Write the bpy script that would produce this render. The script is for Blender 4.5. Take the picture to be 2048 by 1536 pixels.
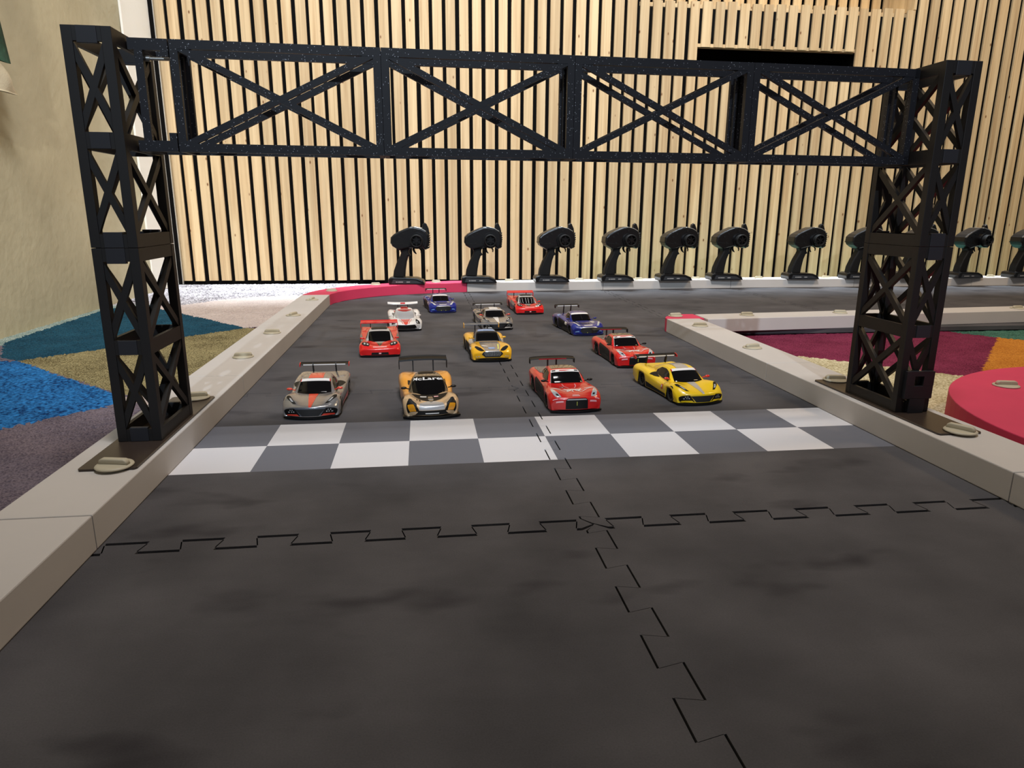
import bpy, bmesh, math, random
import numpy as np
from mathutils import Vector, Matrix, noise
random.seed(7)
PI = math.pi
SC = bpy.context.scene
for o in list(bpy.data.objects): bpy.data.objects.remove(o)
COL = SC.collection

# ---------------------------------------------------------------- camera
def make_camera():
    f, pitch, yaw, roll = 1373.1, 0.2475, -0.12945, -0.0060
    cx, cy, cz = -0.1457, -0.71544, 0.2714
    cp, sp = math.cos(pitch), math.sin(pitch)
    fw = Vector((0, cp, -sp)); r = Vector((1, 0, 0)); d = Vector((0, -sp, -cp))
    Z = Matrix.Rotation(yaw, 3, 'Z')
    fw, r, d = Z @ fw, Z @ r, Z @ d
    c, s = math.cos(roll), math.sin(roll)
    r2 = c * r + s * d; d2 = -s * r + c * d
    cam = bpy.data.cameras.new('camera'); ob = bpy.data.objects.new('camera', cam)
    COL.objects.link(ob)
    M = Matrix((r2, -d2, -fw)).transposed().to_4x4()
    M.translation = Vector((cx, cy, cz))
    ob.matrix_world = M
    cam.sensor_width = 36; cam.sensor_fit = 'HORIZONTAL'
    cam.lens = 36 * f / 2048
    cam.clip_start = 0.01; cam.clip_end = 50
    SC.camera = ob
make_camera()

# ---------------------------------------------------------------- light
SC.view_settings.view_transform = 'Standard'
SC.view_settings.look = 'None'
SC.view_settings.gamma = 1
SC.view_settings.exposure = 0.0
W = bpy.data.worlds.new('world'); SC.world = W; W.use_nodes = True
W.node_tree.nodes['Background'].inputs[0].default_value = (0.86, 0.92, 1.0, 1)
W.node_tree.nodes['Background'].inputs[1].default_value = 0.11

def aim(ob, loc, target):
    ob.location = loc
    ob.rotation_euler = (Vector(target) - Vector(loc)).to_track_quat('-Z', 'Y').to_euler()

def area(name, loc, target, sx, sy, power, col, spread=PI):
    l = bpy.data.lights.new(name, 'AREA'); l.shape = 'RECTANGLE'; l.size = sx; l.size_y = sy
    l.energy = power; l.color = col; l.spread = spread
    o = bpy.data.objects.new(name, l); COL.objects.link(o); aim(o, loc, target); return o

def spot(name, loc, target, power, col, ang, blend, rad=0.03):
    l = bpy.data.lights.new(name, 'SPOT'); l.energy = power; l.color = col
    l.spot_size = math.radians(ang); l.spot_blend = blend; l.shadow_soft_size = rad
    o = bpy.data.objects.new(name, l); COL.objects.link(o); aim(o, loc, target); return o

# warm room ceiling lamp in front of the wooden wall, cool lamp over the start grid, white wash along the wall
area('ceiling_lamp_warm', (2.3, 0.2, 2.3), (1.7, 1.9, 0.5), 0.5, 0.5, 27, (1.0, 0.70, 0.38))
area('ceiling_panel', (0.0, -0.35, 2.5), (0.0, 1.95, 0.9), 0.5, 0.5, 46, (0.99, 0.965, 0.96), math.radians(130))
spot('hall_spot_cool', (-0.44, -4.2, 2.5), (0.0, 1.9, 0.60), 400, (0.70, 0.84, 1.0), 28.0, 0.08, 0.03)
spot('added_spot_left', (-0.15, -3.2, 1.75), (-1.07, 1.0, 0.45), 330, (1.0, 0.92, 0.80), 16.0, 0.6, 0.03)  # added narrow spot, not a hall lamp; strengthens the garment's shadow on the wall
area('wall_washer', (0.55, 1.93, 2.45), (0.55, 1.93, 0.0), 3.6, 0.03, 28, (0.78, 0.90, 1.0), math.radians(26))

# ---------------------------------------------------------------- helpers
def lin(c):
    return tuple(((v / 255) / 12.92 if v / 255 <= 0.04045 else ((v / 255 + 0.055) / 1.055) ** 2.4) for v in c)

def mat(name, rgb, rough=0.5, metal=0.0, coat=0.0, spec=0.5, noise_amt=0.0, noise_scale=50, bump=0.0, bump_scale=200, sheen=0.0):
    m = bpy.data.materials.new(name); m.use_nodes = True
    nt = m.node_tree; b = nt.nodes['Principled BSDF']
    c = lin(rgb) + (1,)
    b.inputs['Base Color'].default_value = c
    b.inputs['Roughness'].default_value = rough
    b.inputs['Metallic'].default_value = metal
    b.inputs['Coat Weight'].default_value = coat
    b.inputs['Coat Roughness'].default_value = 0.08
    b.inputs['Specular IOR Level'].default_value = spec
    if sheen: b.inputs['Sheen Weight'].default_value = sheen
    if noise_amt or bump:
        tc = nt.nodes.new('ShaderNodeTexCoord')
    if noise_amt:
        n = nt.nodes.new('ShaderNodeTexNoise'); n.inputs['Scale'].default_value = noise_scale
        n.inputs['Detail'].default_value = 5
        nt.links.new(tc.outputs['Object'], n.inputs['Vector'])
        r = nt.nodes.new('ShaderNodeMapRange')
        r.inputs['From Min'].default_value = 0.3; r.inputs['From Max'].default_value = 0.7
        r.inputs['To Min'].default_value = 1 - noise_amt; r.inputs['To Max'].default_value = 1 + noise_amt
        nt.links.new(n.outputs['Fac'], r.inputs['Value'])
        v = nt.nodes.new('ShaderNodeVectorMath'); v.operation = 'SCALE'
        v.inputs[0].default_value = c[:3]
        nt.links.new(r.outputs['Result'], v.inputs['Scale'])
        nt.links.new(v.outputs['Vector'], b.inputs['Base Color'])
    if bump:
        n = nt.nodes.new('ShaderNodeTexNoise'); n.inputs['Scale'].default_value = bump_scale
        n.inputs['Detail'].default_value = 6
        nt.links.new(tc.outputs['Object'], n.inputs['Vector'])
        bp = nt.nodes.new('ShaderNodeBump'); bp.inputs['Strength'].default_value = bump; bp.inputs['Distance'].default_value = 0.002
        nt.links.new(n.outputs['Fac'], bp.inputs['Height'])
        nt.links.new(bp.outputs['Normal'], b.inputs['Normal'])
    return m

class MB:
    """collects boxes, bars and tubes into one mesh"""
    def __init__(s): s.v = []; s.f = []; s.m = []; s.sm = []
    def add(s, vs, fs, mi=0, smooth=False):
        k = len(s.v); s.v += [tuple(v) for v in vs]
        for f in fs: s.f.append([i + k for i in f]); s.m.append(mi); s.sm.append(smooth)
    def box(s, lo, hi, mi=0, bev=0.0):
        x0, y0, z0 = lo; x1, y1, z1 = hi
        if bev > 0:
            bm = bmesh.new(); bmesh.ops.create_cube(bm, size=1)
            for v in bm.verts:
                v.co = ((x0 + x1) / 2 + v.co.x * (x1 - x0), (y0 + y1) / 2 + v.co.y * (y1 - y0), (z0 + z1) / 2 + v.co.z * (z1 - z0))
            bmesh.ops.bevel(bm, geom=bm.edges[:], offset=bev, segments=2, affect='EDGES', profile=0.5)
            s.bm(bm, mi); return
        v = [(x0, y0, z0), (x1, y0, z0), (x1, y1, z0), (x0, y1, z0), (x0, y0, z1), (x1, y0, z1), (x1, y1, z1), (x0, y1, z1)]
        s.add(v, [(0, 3, 2, 1), (4, 5, 6, 7), (0, 1, 5, 4), (1, 2, 6, 5), (2, 3, 7, 6), (3, 0, 4, 7)], mi)
    def bm(s, bm, mi=0, smooth=False, M=None):
        bm.verts.ensure_lookup_table()
        vs = [(M @ v.co if M else v.co) for v in bm.verts]
        s.add(vs, [[v.index for v in f.verts] for f in bm.faces], mi, smooth)
        bm.free()
    def bar(s, a, b, w, d, side=(0, 1, 0), mi=0):
        """rectangular bar from a to b, w wide across, d deep along 'side'"""
        a = Vector(a); b = Vector(b); t = (b - a).normalized(); n = Vector(side).normalized()
        u = t.cross(n).normalized() * w / 2; n = n * d / 2
        v = [a - u - n, a + u - n, a + u + n, a - u + n, b - u - n, b + u - n, b + u + n, b - u + n]
        s.add(v, [(0, 3, 2, 1), (4, 5, 6, 7), (0, 1, 5, 4), (1, 2, 6, 5), (2, 3, 7, 6), (3, 0, 4, 7)], mi)
    def cyl(s, c, r, h, axis='Z', n=24, mi=0, r2=None, smooth=True):
        r2 = r if r2 is None else r2
        vs = []
        for k, rr in ((0, r), (1, r2)):
            for i in range(n):
                a = 2 * PI * i / n; p = (rr * math.cos(a), rr * math.sin(a), h * k)
                if axis == 'X': p = (p[2], p[0], p[1])
                elif axis == 'Y': p = (p[1], p[2], p[0])
                vs.append((c[0] + p[0], c[1] + p[1], c[2] + p[2]))
        s.add(vs, [(i, (i + 1) % n, n + (i + 1) % n, n + i) for i in range(n)], mi, smooth)
        s.add(vs[:n], [list(range(n))[::-1]], mi); s.add(vs[n:], [list(range(n))], mi)
    def lathe(s, c, prof, axis='Z', n=32, mi=0, smooth=True):
        vs = []
        for r, h in prof:
            for i in range(n):
                a = 2 * PI * i / n; p = (r * math.cos(a), r * math.sin(a), h)
                if axis == 'X': p = (p[2], p[0], p[1])
                elif axis == 'Y': p = (p[1], p[2], p[0])
                vs.append((c[0] + p[0], c[1] + p[1], c[2] + p[2]))
        fs = []
        for k in range(len(prof) - 1):
            for i in range(n):
                fs.append((k * n + i, k * n + (i + 1) % n, (k + 1) * n + (i + 1) % n, (k + 1) * n + i))
        s.add(vs, fs, mi, smooth)
    def tube(s, pts, r, n=8, mi=0):
        pts = [Vector(p) for p in pts]; vs = []
        for i, p in enumerate(pts):
            t = (pts[min(i + 1, len(pts) - 1)] - pts[max(i - 1, 0)]).normalized()
            a = t.orthogonal().normalized() if i == 0 else (a - t * a.dot(t)).normalized()
            b = t.cross(a); rr = r[i] if isinstance(r, (list, tuple)) else r
            for k in range(n): vs.append(p + a * rr * math.cos(2 * PI * k / n) + b * rr * math.sin(2 * PI * k / n))
        fs = [(i * n + k, i * n + (k + 1) % n, (i + 1) * n + (k + 1) % n, (i + 1) * n + k) for i in range(len(pts) - 1) for k in range(n)]
        fs += [list(range(n))[::-1], [(len(pts) - 1) * n + k for k in range(n)]]
        s.add(vs, fs, mi, True)
    def prism(s, poly, ext, M=None, mi=0, bev=0.0, seg=2, smooth=False):
        """polygon in XY extruded by ext along Z, then M"""
        bm = bmesh.new(); vs = [bm.verts.new((p[0], p[1], 0)) for p in poly]; f = bm.faces.new(vs)
        if f.normal.z > 0: f.normal_flip()
        g = bmesh.ops.extrude_face_region(bm, geom=[f])
        for v in g['geom']:
            if isinstance(v, bmesh.types.BMVert): v.co.z += ext
        if bev:
            ed = [e for e in bm.edges if abs(e.verts[0].co.z - e.verts[1].co.z) < 1e-9]
            bmesh.ops.bevel(bm, geom=ed, offset=bev, segments=seg, affect='EDGES', profile=0.5)
        bmesh.ops.recalc_face_normals(bm, faces=bm.faces[:])
        bmesh.ops.triangulate(bm, faces=[f for f in bm.faces if len(f.verts) > 4])
        s.bm(bm, mi, smooth, M)
    def build(s, name, mats, parent=None, loc=None, auto=None):
        me = bpy.data.meshes.new(name); me.from_pydata(s.v, [], s.f)
        for m in (mats if isinstance(mats, (list, tuple)) else [mats]): me.materials.append(m)
        me.polygons.foreach_set('material_index', s.m)
        me.polygons.foreach_set('use_smooth', s.sm)
        me.update()
        o = bpy.data.objects.new(name, me); COL.objects.link(o)
        if parent: o.parent = parent
        if loc: o.location = loc
        return o

def tag(o, label=None, cat=None, group=None, kind=None):
    if label: o['label'] = label
    if cat: o['category'] = cat
    if group: o['group'] = group
    if kind: o['kind'] = kind
    return o
def empty(name, loc=(0, 0, 0), rz=0.0):
    o = bpy.data.objects.new(name, None); COL.objects.link(o); o.location = loc; o.rotation_euler = (0, 0, rz)
    o.empty_display_size = 0.02
    return o
def copy_tree(o, parent=None):
    c = o.copy(); COL.objects.link(c)
    if parent: c.parent = parent
    for ch in list(o.children): copy_tree(ch, c)
    return c

#@@MATERIALS
# ---------------------------------------------------------------- materials with nodes
def wood_mat():
    m = bpy.data.materials.new('spruce_slat'); m.use_nodes = True; nt = m.node_tree; b = nt.nodes['Principled BSDF']
    N = nt.nodes.new; L = nt.links.new
    at = N('ShaderNodeAttribute'); at.attribute_name = 'slat'
    tc = N('ShaderNodeTexCoord')
    add = N('ShaderNodeVectorMath'); add.operation = 'MULTIPLY_ADD'
    comb = N('ShaderNodeCombineXYZ'); L(at.outputs['Fac'], comb.inputs[0]); L(at.outputs['Fac'], comb.inputs[1]); L(at.outputs['Fac'], comb.inputs[2])
    L(comb.outputs[0], add.inputs[0]); add.inputs[1].default_value = (37, 11, 53); L(tc.outputs['Object'], add.inputs[2])
    mp = N('ShaderNodeMapping'); mp.inputs['Scale'].default_value = (55, 20, 1.6); L(add.outputs[0], mp.inputs[0])
    n = N('ShaderNodeTexNoise'); n.inputs['Scale'].default_value = 1.0; n.inputs['Detail'].default_value = 6; n.inputs['Distortion'].default_value = 0.6
    L(mp.outputs[0], n.inputs['Vector'])
    cr = N('ShaderNodeValToRGB'); e = cr.color_ramp.elements
    e[0].position = 0.3; e[0].color = lin((178, 148, 108)) + (1,); e[1].position = 0.62; e[1].color = lin((205, 180, 140)) + (1,)
    L(n.outputs['Fac'], cr.inputs[0])
    # grain rings
    mp3 = N('ShaderNodeMapping'); mp3.inputs['Scale'].default_value = (150, 60, 2.2); L(add.outputs[0], mp3.inputs[0])
    w = N('ShaderNodeTexNoise'); w.inputs['Scale'].default_value = 1.0; w.inputs['Detail'].default_value = 3; w.inputs['Distortion'].default_value = 1.5
    L(mp3.outputs[0], w.inputs['Vector'])
    gr = N('ShaderNodeMapRange'); gr.inputs['From Min'].default_value = 0.42; gr.inputs['From Max'].default_value = 0.5
    gr.inputs['To Min'].default_value = 0.90; gr.inputs['To Max'].default_value = 1.0; L(w.outputs['Fac'], gr.inputs['Value'])
    mul = N('ShaderNodeVectorMath'); mul.operation = 'SCALE'; L(cr.outputs[0], mul.inputs[0]); L(gr.outputs[0], mul.inputs['Scale'])
    # knots
    mp2 = N('ShaderNodeMapping'); mp2.inputs['Scale'].default_value = (26, 1, 13); L(add.outputs[0], mp2.inputs[0])
    vo = N('ShaderNodeTexVoronoi'); vo.inputs['Scale'].default_value = 1.0; vo.inputs['Randomness'].default_value = 1.0; L(mp2.outputs[0], vo.inputs['Vector'])
    kn = N('ShaderNodeMapRange'); kn.inputs['From Min'].default_value = 0.04; kn.inputs['From Max'].default_value = 0.10; L(vo.outputs['Distance'], kn.inputs['Value'])
    mx = N('ShaderNodeMix'); mx.data_type = 'RGBA'; mx.inputs['A'].default_value = lin((112, 70, 34)) + (1,)
    L(kn.outputs[0], mx.inputs['Factor']); L(mul.outputs[0], mx.inputs['B'])
    # per slat tint
    wn = N('ShaderNodeTexWhiteNoise'); wn.noise_dimensions = '1D'; L(at.outputs['Fac'], wn.inputs['W'])
    tr = N('ShaderNodeMapRange'); tr.inputs['To Min'].default_value = 0.86; tr.inputs['To Max'].default_value = 1.1; L(wn.outputs['Value'], tr.inputs['Value'])
    m2 = N('ShaderNodeVectorMath'); m2.operation = 'SCALE'; L(mx.outputs['Result'], m2.inputs[0]); L(tr.outputs[0], m2.inputs['Scale'])
    L(m2.outputs[0], b.inputs['Base Color']); b.inputs['Roughness'].default_value = 0.62; b.inputs['Specular IOR Level'].default_value = 0.3
    return m

def foam_mat():
    """dark foam matting with the printed two-row chequered line (world position) and wear"""
    m = bpy.data.materials.new('foam_mat'); m.use_nodes = True; nt = m.node_tree; b = nt.nodes['Principled BSDF']
    N = nt.nodes.new; L = nt.links.new
    g = N('ShaderNodeNewGeometry')
    sep = N('ShaderNodeSeparateXYZ'); L(g.outputs['Position'], sep.inputs[0])
    def math_(op, a, bb=None, c=None):
        x = N('ShaderNodeMath'); x.operation = op
        for i, q in enumerate((a, bb, c)):
            if q is None: continue
            if isinstance(q, (int, float)): x.inputs[i].default_value = q
            else: L(q, x.inputs[i])
        return x.outputs[0]
    S = 0.0833
    n1 = N('ShaderNodeTexNoise'); n1.inputs['Scale'].default_value = 7; n1.inputs['Detail'].default_value = 6; L(g.outputs['Position'], n1.inputs['Vector'])
    mp = N('ShaderNodeMapping'); mp.inputs['Scale'].default_value = (4, 22, 1); mp.inputs['Rotation'].default_value = (0, 0, 0.2); L(g.outputs['Position'], mp.inputs[0])
    n2 = N('ShaderNodeTexNoise'); n2.inputs['Scale'].default_value = 1; n2.inputs['Detail'].default_value = 4; n2.inputs['Distortion'].default_value = 1; L(mp.outputs[0], n2.inputs['Vector'])
    cr = N('ShaderNodeValToRGB'); e = cr.color_ramp.elements
    e[0].position = 0.32; e[0].color = lin((65, 64, 66)) + (1,); e[1].position = 0.66; e[1].color = lin((90, 88, 90)) + (1,)
    L(math_('ADD', math_('MULTIPLY', n1.outputs['Fac'], 0.85), math_('MULTIPLY', n2.outputs['Fac'], 0.15)), cr.inputs[0])
    # dark scuffs
    n3 = N('ShaderNodeTexNoise'); n3.inputs['Scale'].default_value = 9; n3.inputs['Detail'].default_value = 3
    mp4 = N('ShaderNodeMapping'); mp4.inputs['Location'].default_value = (3.1, 1.7, 0); mp4.inputs['Scale'].default_value = (0.8, 1.6, 1)
    L(g.outputs['Position'], mp4.inputs[0]); L(mp4.outputs[0], n3.inputs['Vector'])
    r3 = N('ShaderNodeMapRange'); r3.inputs['From Min'].default_value = 0.60; r3.inputs['From Max'].default_value = 0.72; L(n3.outputs['Fac'], r3.inputs['Value'])
    mx0 = N('ShaderNodeMix'); mx0.data_type = 'RGBA'; L(math_('MULTIPLY', r3.outputs[0], 0.6), mx0.inputs['Factor'])
    L(cr.outputs[0], mx0.inputs['A']); mx0.inputs['B'].default_value = lin((40, 38, 42)) + (1,)
    # speckle
    n4 = N('ShaderNodeTexNoise'); n4.inputs['Scale'].default_value = 900; L(g.outputs['Position'], n4.inputs['Vector'])
    r4 = N('ShaderNodeMapRange'); r4.inputs['To Min'].default_value = 0.82; r4.inputs['To Max'].default_value = 1.18; L(n4.outputs['Fac'], r4.inputs['Value'])
    sc = N('ShaderNodeVectorMath'); sc.operation = 'SCALE'; L(mx0.outputs['Result'], sc.inputs[0]); L(r4.outputs[0], sc.inputs['Scale'])
    # chequers
    u = math_('FLOOR', math_('DIVIDE', math_('ADD', sep.outputs[0], 10 * S), S))
    v = math_('FLOOR', math_('DIVIDE', math_('ADD', sep.outputs[1], 10 * S), S))
    par = math_('MODULO', math_('ADD', u, v), 2.0)      # 0 or 1
    ck = N('ShaderNodeMix'); ck.data_type = 'RGBA'; L(par, ck.inputs['Factor'])
    ck.inputs['B'].default_value = lin((214, 212, 214)) + (1,); ck.inputs['A'].default_value = lin((112, 113, 120)) + (1,)
    inside = math_('MULTIPLY', math_('GREATER_THAN', sep.outputs[1], 0.0), math_('LESS_THAN', sep.outputs[1], 2 * S))
    ins2 = math_('MULTIPLY', math_('MULTIPLY', math_('GREATER_THAN', sep.outputs[0], -0.47), math_('LESS_THAN', sep.outputs[0], 0.47)), inside)
    ins3 = math_('MULTIPLY', ins2, math_('GREATER_THAN', sep.outputs[2], -0.001))
    mx = N('ShaderNodeMix'); mx.data_type = 'RGBA'; L(ins3, mx.inputs['Factor']); L(sc.outputs[0], mx.inputs['A']); L(ck.outputs['Result'], mx.inputs['B'])
    L(mx.outputs['Result'], b.inputs['Base Color'])
    b.inputs['Roughness'].default_value = 0.75; b.inputs['Specular IOR Level'].default_value = 0.10
    bp = N('ShaderNodeBump'); bp.inputs['Strength'].default_value = 0.15; bp.inputs['Distance'].default_value = 0.001; L(n4.outputs['Fac'], bp.inputs['Height']); L(bp.outputs[0], b.inputs['Normal'])
    return m

def carpet_mat(name, c1, c2, sc=420):
    m = bpy.data.materials.new(name); m.use_nodes = True; nt = m.node_tree; b = nt.nodes['Principled BSDF']
    N = nt.nodes.new; L = nt.links.new
    g = N('ShaderNodeNewGeometry')
    n = N('ShaderNodeTexNoise'); n.inputs['Scale'].default_value = sc; n.inputs['Detail'].default_value = 4; L(g.outputs['Position'], n.inputs['Vector'])
    n2 = N('ShaderNodeTexNoise'); n2.inputs['Scale'].default_value = 14; n2.inputs['Detail'].default_value = 3; L(g.outputs['Position'], n2.inputs['Vector'])
    ad = N('ShaderNodeMath'); ad.operation = 'MULTIPLY_ADD'; L(n2.outputs['Fac'], ad.inputs[0]); ad.inputs[1].default_value = 0.35; L(n.outputs['Fac'], ad.inputs[2])
    cr = N('ShaderNodeValToRGB'); e = cr.color_ramp.elements
    e[0].position = 0.5; e[0].color = lin(c1) + (1,); e[1].position = 0.82; e[1].color = lin(c2) + (1,)
    L(ad.outputs[0], cr.inputs[0]); L(cr.outputs[0], b.inputs['Base Color'])
    b.inputs['Roughness'].default_value = 0.95; b.inputs['Specular IOR Level'].default_value = 0.1
    bp = N('ShaderNodeBump'); bp.inputs['Strength'].default_value = 0.8; bp.inputs['Distance'].default_value = 0.003; L(n.outputs['Fac'], bp.inputs['Height']); L(bp.outputs[0], b.inputs['Normal'])
    return m

def glitter_mat():
    m = bpy.data.materials.new('glitter_black_print'); m.use_nodes = True; nt = m.node_tree; b = nt.nodes['Principled BSDF']
    N = nt.nodes.new; L = nt.links.new
    tc = N('ShaderNodeTexCoord')
    vo = N('ShaderNodeTexVoronoi'); vo.inputs['Scale'].default_value = 950; L(tc.outputs['Object'], vo.inputs['Vector'])
    sep = N('ShaderNodeSeparateColor'); L(vo.outputs['Color'], sep.inputs[0])
    # only a few cells are flakes
    th = N('ShaderNodeMath'); th.operation = 'GREATER_THAN'; L(sep.outputs[0], th.inputs[0]); th.inputs[1].default_value = 0.93
    th2 = N('ShaderNodeMath'); th2.operation = 'LESS_THAN'; L(vo.outputs['Distance'], th2.inputs[0]); th2.inputs[1].default_value = 0.35
    fl = N('ShaderNodeMath'); fl.operation = 'MULTIPLY'; L(th.outputs[0], fl.inputs[0]); L(th2.outputs[0], fl.inputs[1])
    mx = N('ShaderNodeMix'); mx.data_type = 'RGBA'; L(fl.outputs[0], mx.inputs['Factor']); mx.inputs['A'].default_value = lin((25, 25, 30)) + (1,); mx.inputs['B'].default_value = lin((150, 150, 156)) + (1,)
    L(mx.outputs['Result'], b.inputs['Base Color'])
    mt = N('ShaderNodeMath'); mt.operation = 'MULTIPLY'; L(fl.outputs[0], mt.inputs[0]); mt.inputs[1].default_value = 0.7
    L(mt.outputs[0], b.inputs['Metallic'])
    b.inputs['Roughness'].default_value = 0.5; b.inputs['Specular IOR Level'].default_value = 0.25
    w = N('ShaderNodeTexWave'); w.bands_direction = 'Z'; w.inputs['Scale'].default_value = 300; L(tc.outputs['Object'], w.inputs['Vector'])
    bp = N('ShaderNodeBump'); bp.inputs['Strength'].default_value = 0.03; bp.inputs['Distance'].default_value = 0.0002; L(w.outputs['Fac'], bp.inputs['Height']); L(bp.outputs[0], b.inputs['Normal'])
    return m

M = {}
M['wood'] = wood_mat(); M['foam'] = foam_mat(); M['glitter'] = glitter_mat()
M['plaster'] = mat('plaster', (184, 177, 150), 0.9, noise_amt=0.14, noise_scale=4, bump=0.9, bump_scale=40, spec=0.2)
M['black_gap'] = mat('black_backing', (8, 7, 6), 0.9, spec=0.1)
M['metal'] = mat('brushed_metal', (190, 188, 182), 0.35, 0.9)
M['kerb'] = mat('grey_foam_kerb', (192, 187, 182), 0.7, noise_amt=0.04, noise_scale=9, spec=0.3)
M['pink'] = mat('pink_foam_kerb', (205, 58, 92), 0.65, noise_amt=0.05, noise_scale=12, spec=0.35)
M['pin'] = mat('beige_plastic', (182, 174, 152), 0.45, spec=0.5)
M['print'] = mat('matt_black_print', (23, 20, 19), 0.5, spec=0.35)
M['print_l'] = mat('grey_black_print', (36, 36, 40), 0.45, spec=0.35)
M['plate'] = mat('dark_base_plate', (52, 42, 36), 0.35)
M['ctrl'] = mat('black_plastic', (9, 9, 11), 0.3, noise_amt=0.1, noise_scale=60)
M['ctrl_dark'] = mat('black_rubber', (7, 7, 8), 0.65, spec=0.3)
M['ctrl_grey'] = mat('grey_label_plastic', (44, 46, 50), 0.4)
M['white_print'] = mat('pale_lettering', (150, 150, 150), 0.5)
M['silver'] = mat('chrome_plastic', (200, 200, 200), 0.12, 1.0)

# ================================================================ setting
#@@SETTING
P_SL = 0.0489; X0 = -1.0225; WY = 2.07; WK = -0.02
def wy(x): return WY + WK * x

def slat_wall():
    mb = MB(); ids = []
    def slat(x0, x1, z0, z1, idv, fy=0.0, dep=0.009):
        a, b2 = wy(x0) - fy, wy(x1) - fy
        k = 0.0012
        v = [(x0, a + k, z0), (x0 + k, a, z0), (x1 - k, b2, z0), (x1, b2 + k, z0), (x1, b2 + dep, z0), (x0, a + dep, z0)]
        v += [(p[0], p[1], z1) for p in v]
        n0 = len(mb.f)
        mb.add(v, [(0, 1, 7, 6), (1, 2, 8, 7), (2, 3, 9, 8), (3, 4, 10, 9), (5, 0, 6, 11), (5, 4, 3, 2, 1, 0), (6, 7, 8, 9, 10, 11)])
        ids.extend([idv] * (len(mb.f) - n0))
    rnd = random.Random(3)
    for i in range(-1, 90):
        g0 = X0 + P_SL * i + 0.0068 + rnd.uniform(-0.0014, 0.0014); g1 = X0 + P_SL * (i + 1) - 0.0068 + rnd.uniform(-0.0015, 0.0015)
        fy = rnd.uniform(-0.0008, 0.0008); idv = rnd.random() * 100
        z0 = rnd.uniform(-0.001, 0.002); c = (g0 + g1) / 2
        if 0.70 < c < 1.80:      # recess above the panel
            if 0.925 < c < 1.585:
                slat(g0, g1, z0, 0.828, idv, fy)
                slat(g0, g1, 0.886, 1.045 + rnd.uniform(-0.003, 0.003), rnd.random() * 100, fy + 0.006)
            else:
                slat(g0, g1, z0, 1.045 + rnd.uniform(-0.003, 0.003), idv, fy)
        else:
            slat(g0, g1, z0, 2.6, idv, fy)
    for i in range(34, 62):      # slats at the back of the recess
        g0 = X0 + P_SL * i + 0.007
        slat(g0, g0 + 0.035, 1.02, 2.6, rnd.random() * 100, -0.16)
    # ledge and battens
    n0 = len(mb.f)
    mb.box((0.925, wy(.925) - 0.002, 0.886), (1.585, wy(1.2) + 0.03, 0.898)); ids.extend([7.3] * (len(mb.f) - n0))
    n0 = len(mb.f)
    mb.box((0.695, wy(.7) + 0.022, 1.028), (1.805, wy(1.2) + 0.17, 1.042)); ids.extend([4.1] * (len(mb.f) - n0))
    o = mb.build('slats', M['wood'])
    at = o.data.attributes.new('slat', 'FLOAT', 'FACE'); at.data.foreach_set('value', ids)
    b = MB()
    b.add([(-1.08, wy(-1.08) + 0.014, -0.02), (3.4, wy(3.4) + 0.014, -0.02), (3.4, wy(3.4) + 0.014, 0.828), (-1.08, wy(-1.08) + 0.014, 0.828)], [(0, 1, 2, 3)])
    b.add([(-1.08, wy(-1.08) + 0.014, 0.828), (0.925, wy(.925) + 0.014, 0.828), (0.925, wy(.925) + 0.014, 1.02), (-1.08, wy(-1.08) + 0.014, 1.02)], [(0, 1, 2, 3)])
    b.add([(1.585, wy(1.585) + 0.014, 0.828), (3.4, wy(3.4) + 0.014, 0.828), (3.4, wy(3.4) + 0.014, 1.02), (1.585, wy(1.585) + 0.014, 1.02)], [(0, 1, 2, 3)])
    b.add([(0.925, wy(.925) + 0.014, 0.886), (1.585, wy(1.585) + 0.014, 0.886), (1.585, wy(1.585) + 0.014, 1.02), (0.925, wy(.925) + 0.014, 1.02)], [(0, 1, 2, 3)])
    b.add([(-1.08, wy(-1.08) + 0.014, 1.02), (0.695, wy(.695) + 0.014, 1.02), (0.695, wy(.695) + 0.014, 2.6), (-1.08, wy(-1.08) + 0.014, 2.6)], [(0, 1, 2, 3)])
    b.add([(1.805, wy(1.805) + 0.014, 1.02), (3.4, wy(3.4) + 0.014, 1.02), (3.4, wy(3.4) + 0.014, 2.6), (1.805, wy(1.805) + 0.014, 2.6)], [(0, 1, 2, 3)])
    b.add([(0.695, 2.26, 1.0), (1.805, 2.24, 1.0), (1.805, 2.24, 2.6), (0.695, 2.26, 2.6)], [(0, 1, 2, 3)])
    # slot interior
    b.box((0.925, wy(1.2) + 0.026, 0.82), (1.585, wy(1.2) + 0.12, 0.829)); b.box((0.925, wy(1.2) + 0.11, 0.82), (1.585, wy(1.2) + 0.12, 0.96)); b.box((0.90, wy(1.2) + 0.02, 0.905), (1.61, wy(1.2) + 0.12, 0.92)); b.box((0.915, wy(1.2) + 0.022, 0.82), (0.925, wy(1.2) + 0.12, 0.92)); b.box((1.585, wy(1.2) + 0.022, 0.82), (1.595, wy(1.2) + 0.12, 0.92))
    w = b.build('wall_back', M['black_gap']); tag(w, kind='structure'); o.parent = w
    tag(w, label='wall clad in upright pale spruce slats over black backing')
    # wood returns of the recess
    r = MB(); r.box((1.795, wy(1.8) + 0.0, 1.045), (1.806, wy(1.8) + 0.17, 2.6))
    r2 = r.build('recess_side', M['wood'], w)
slat_wall()

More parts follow.
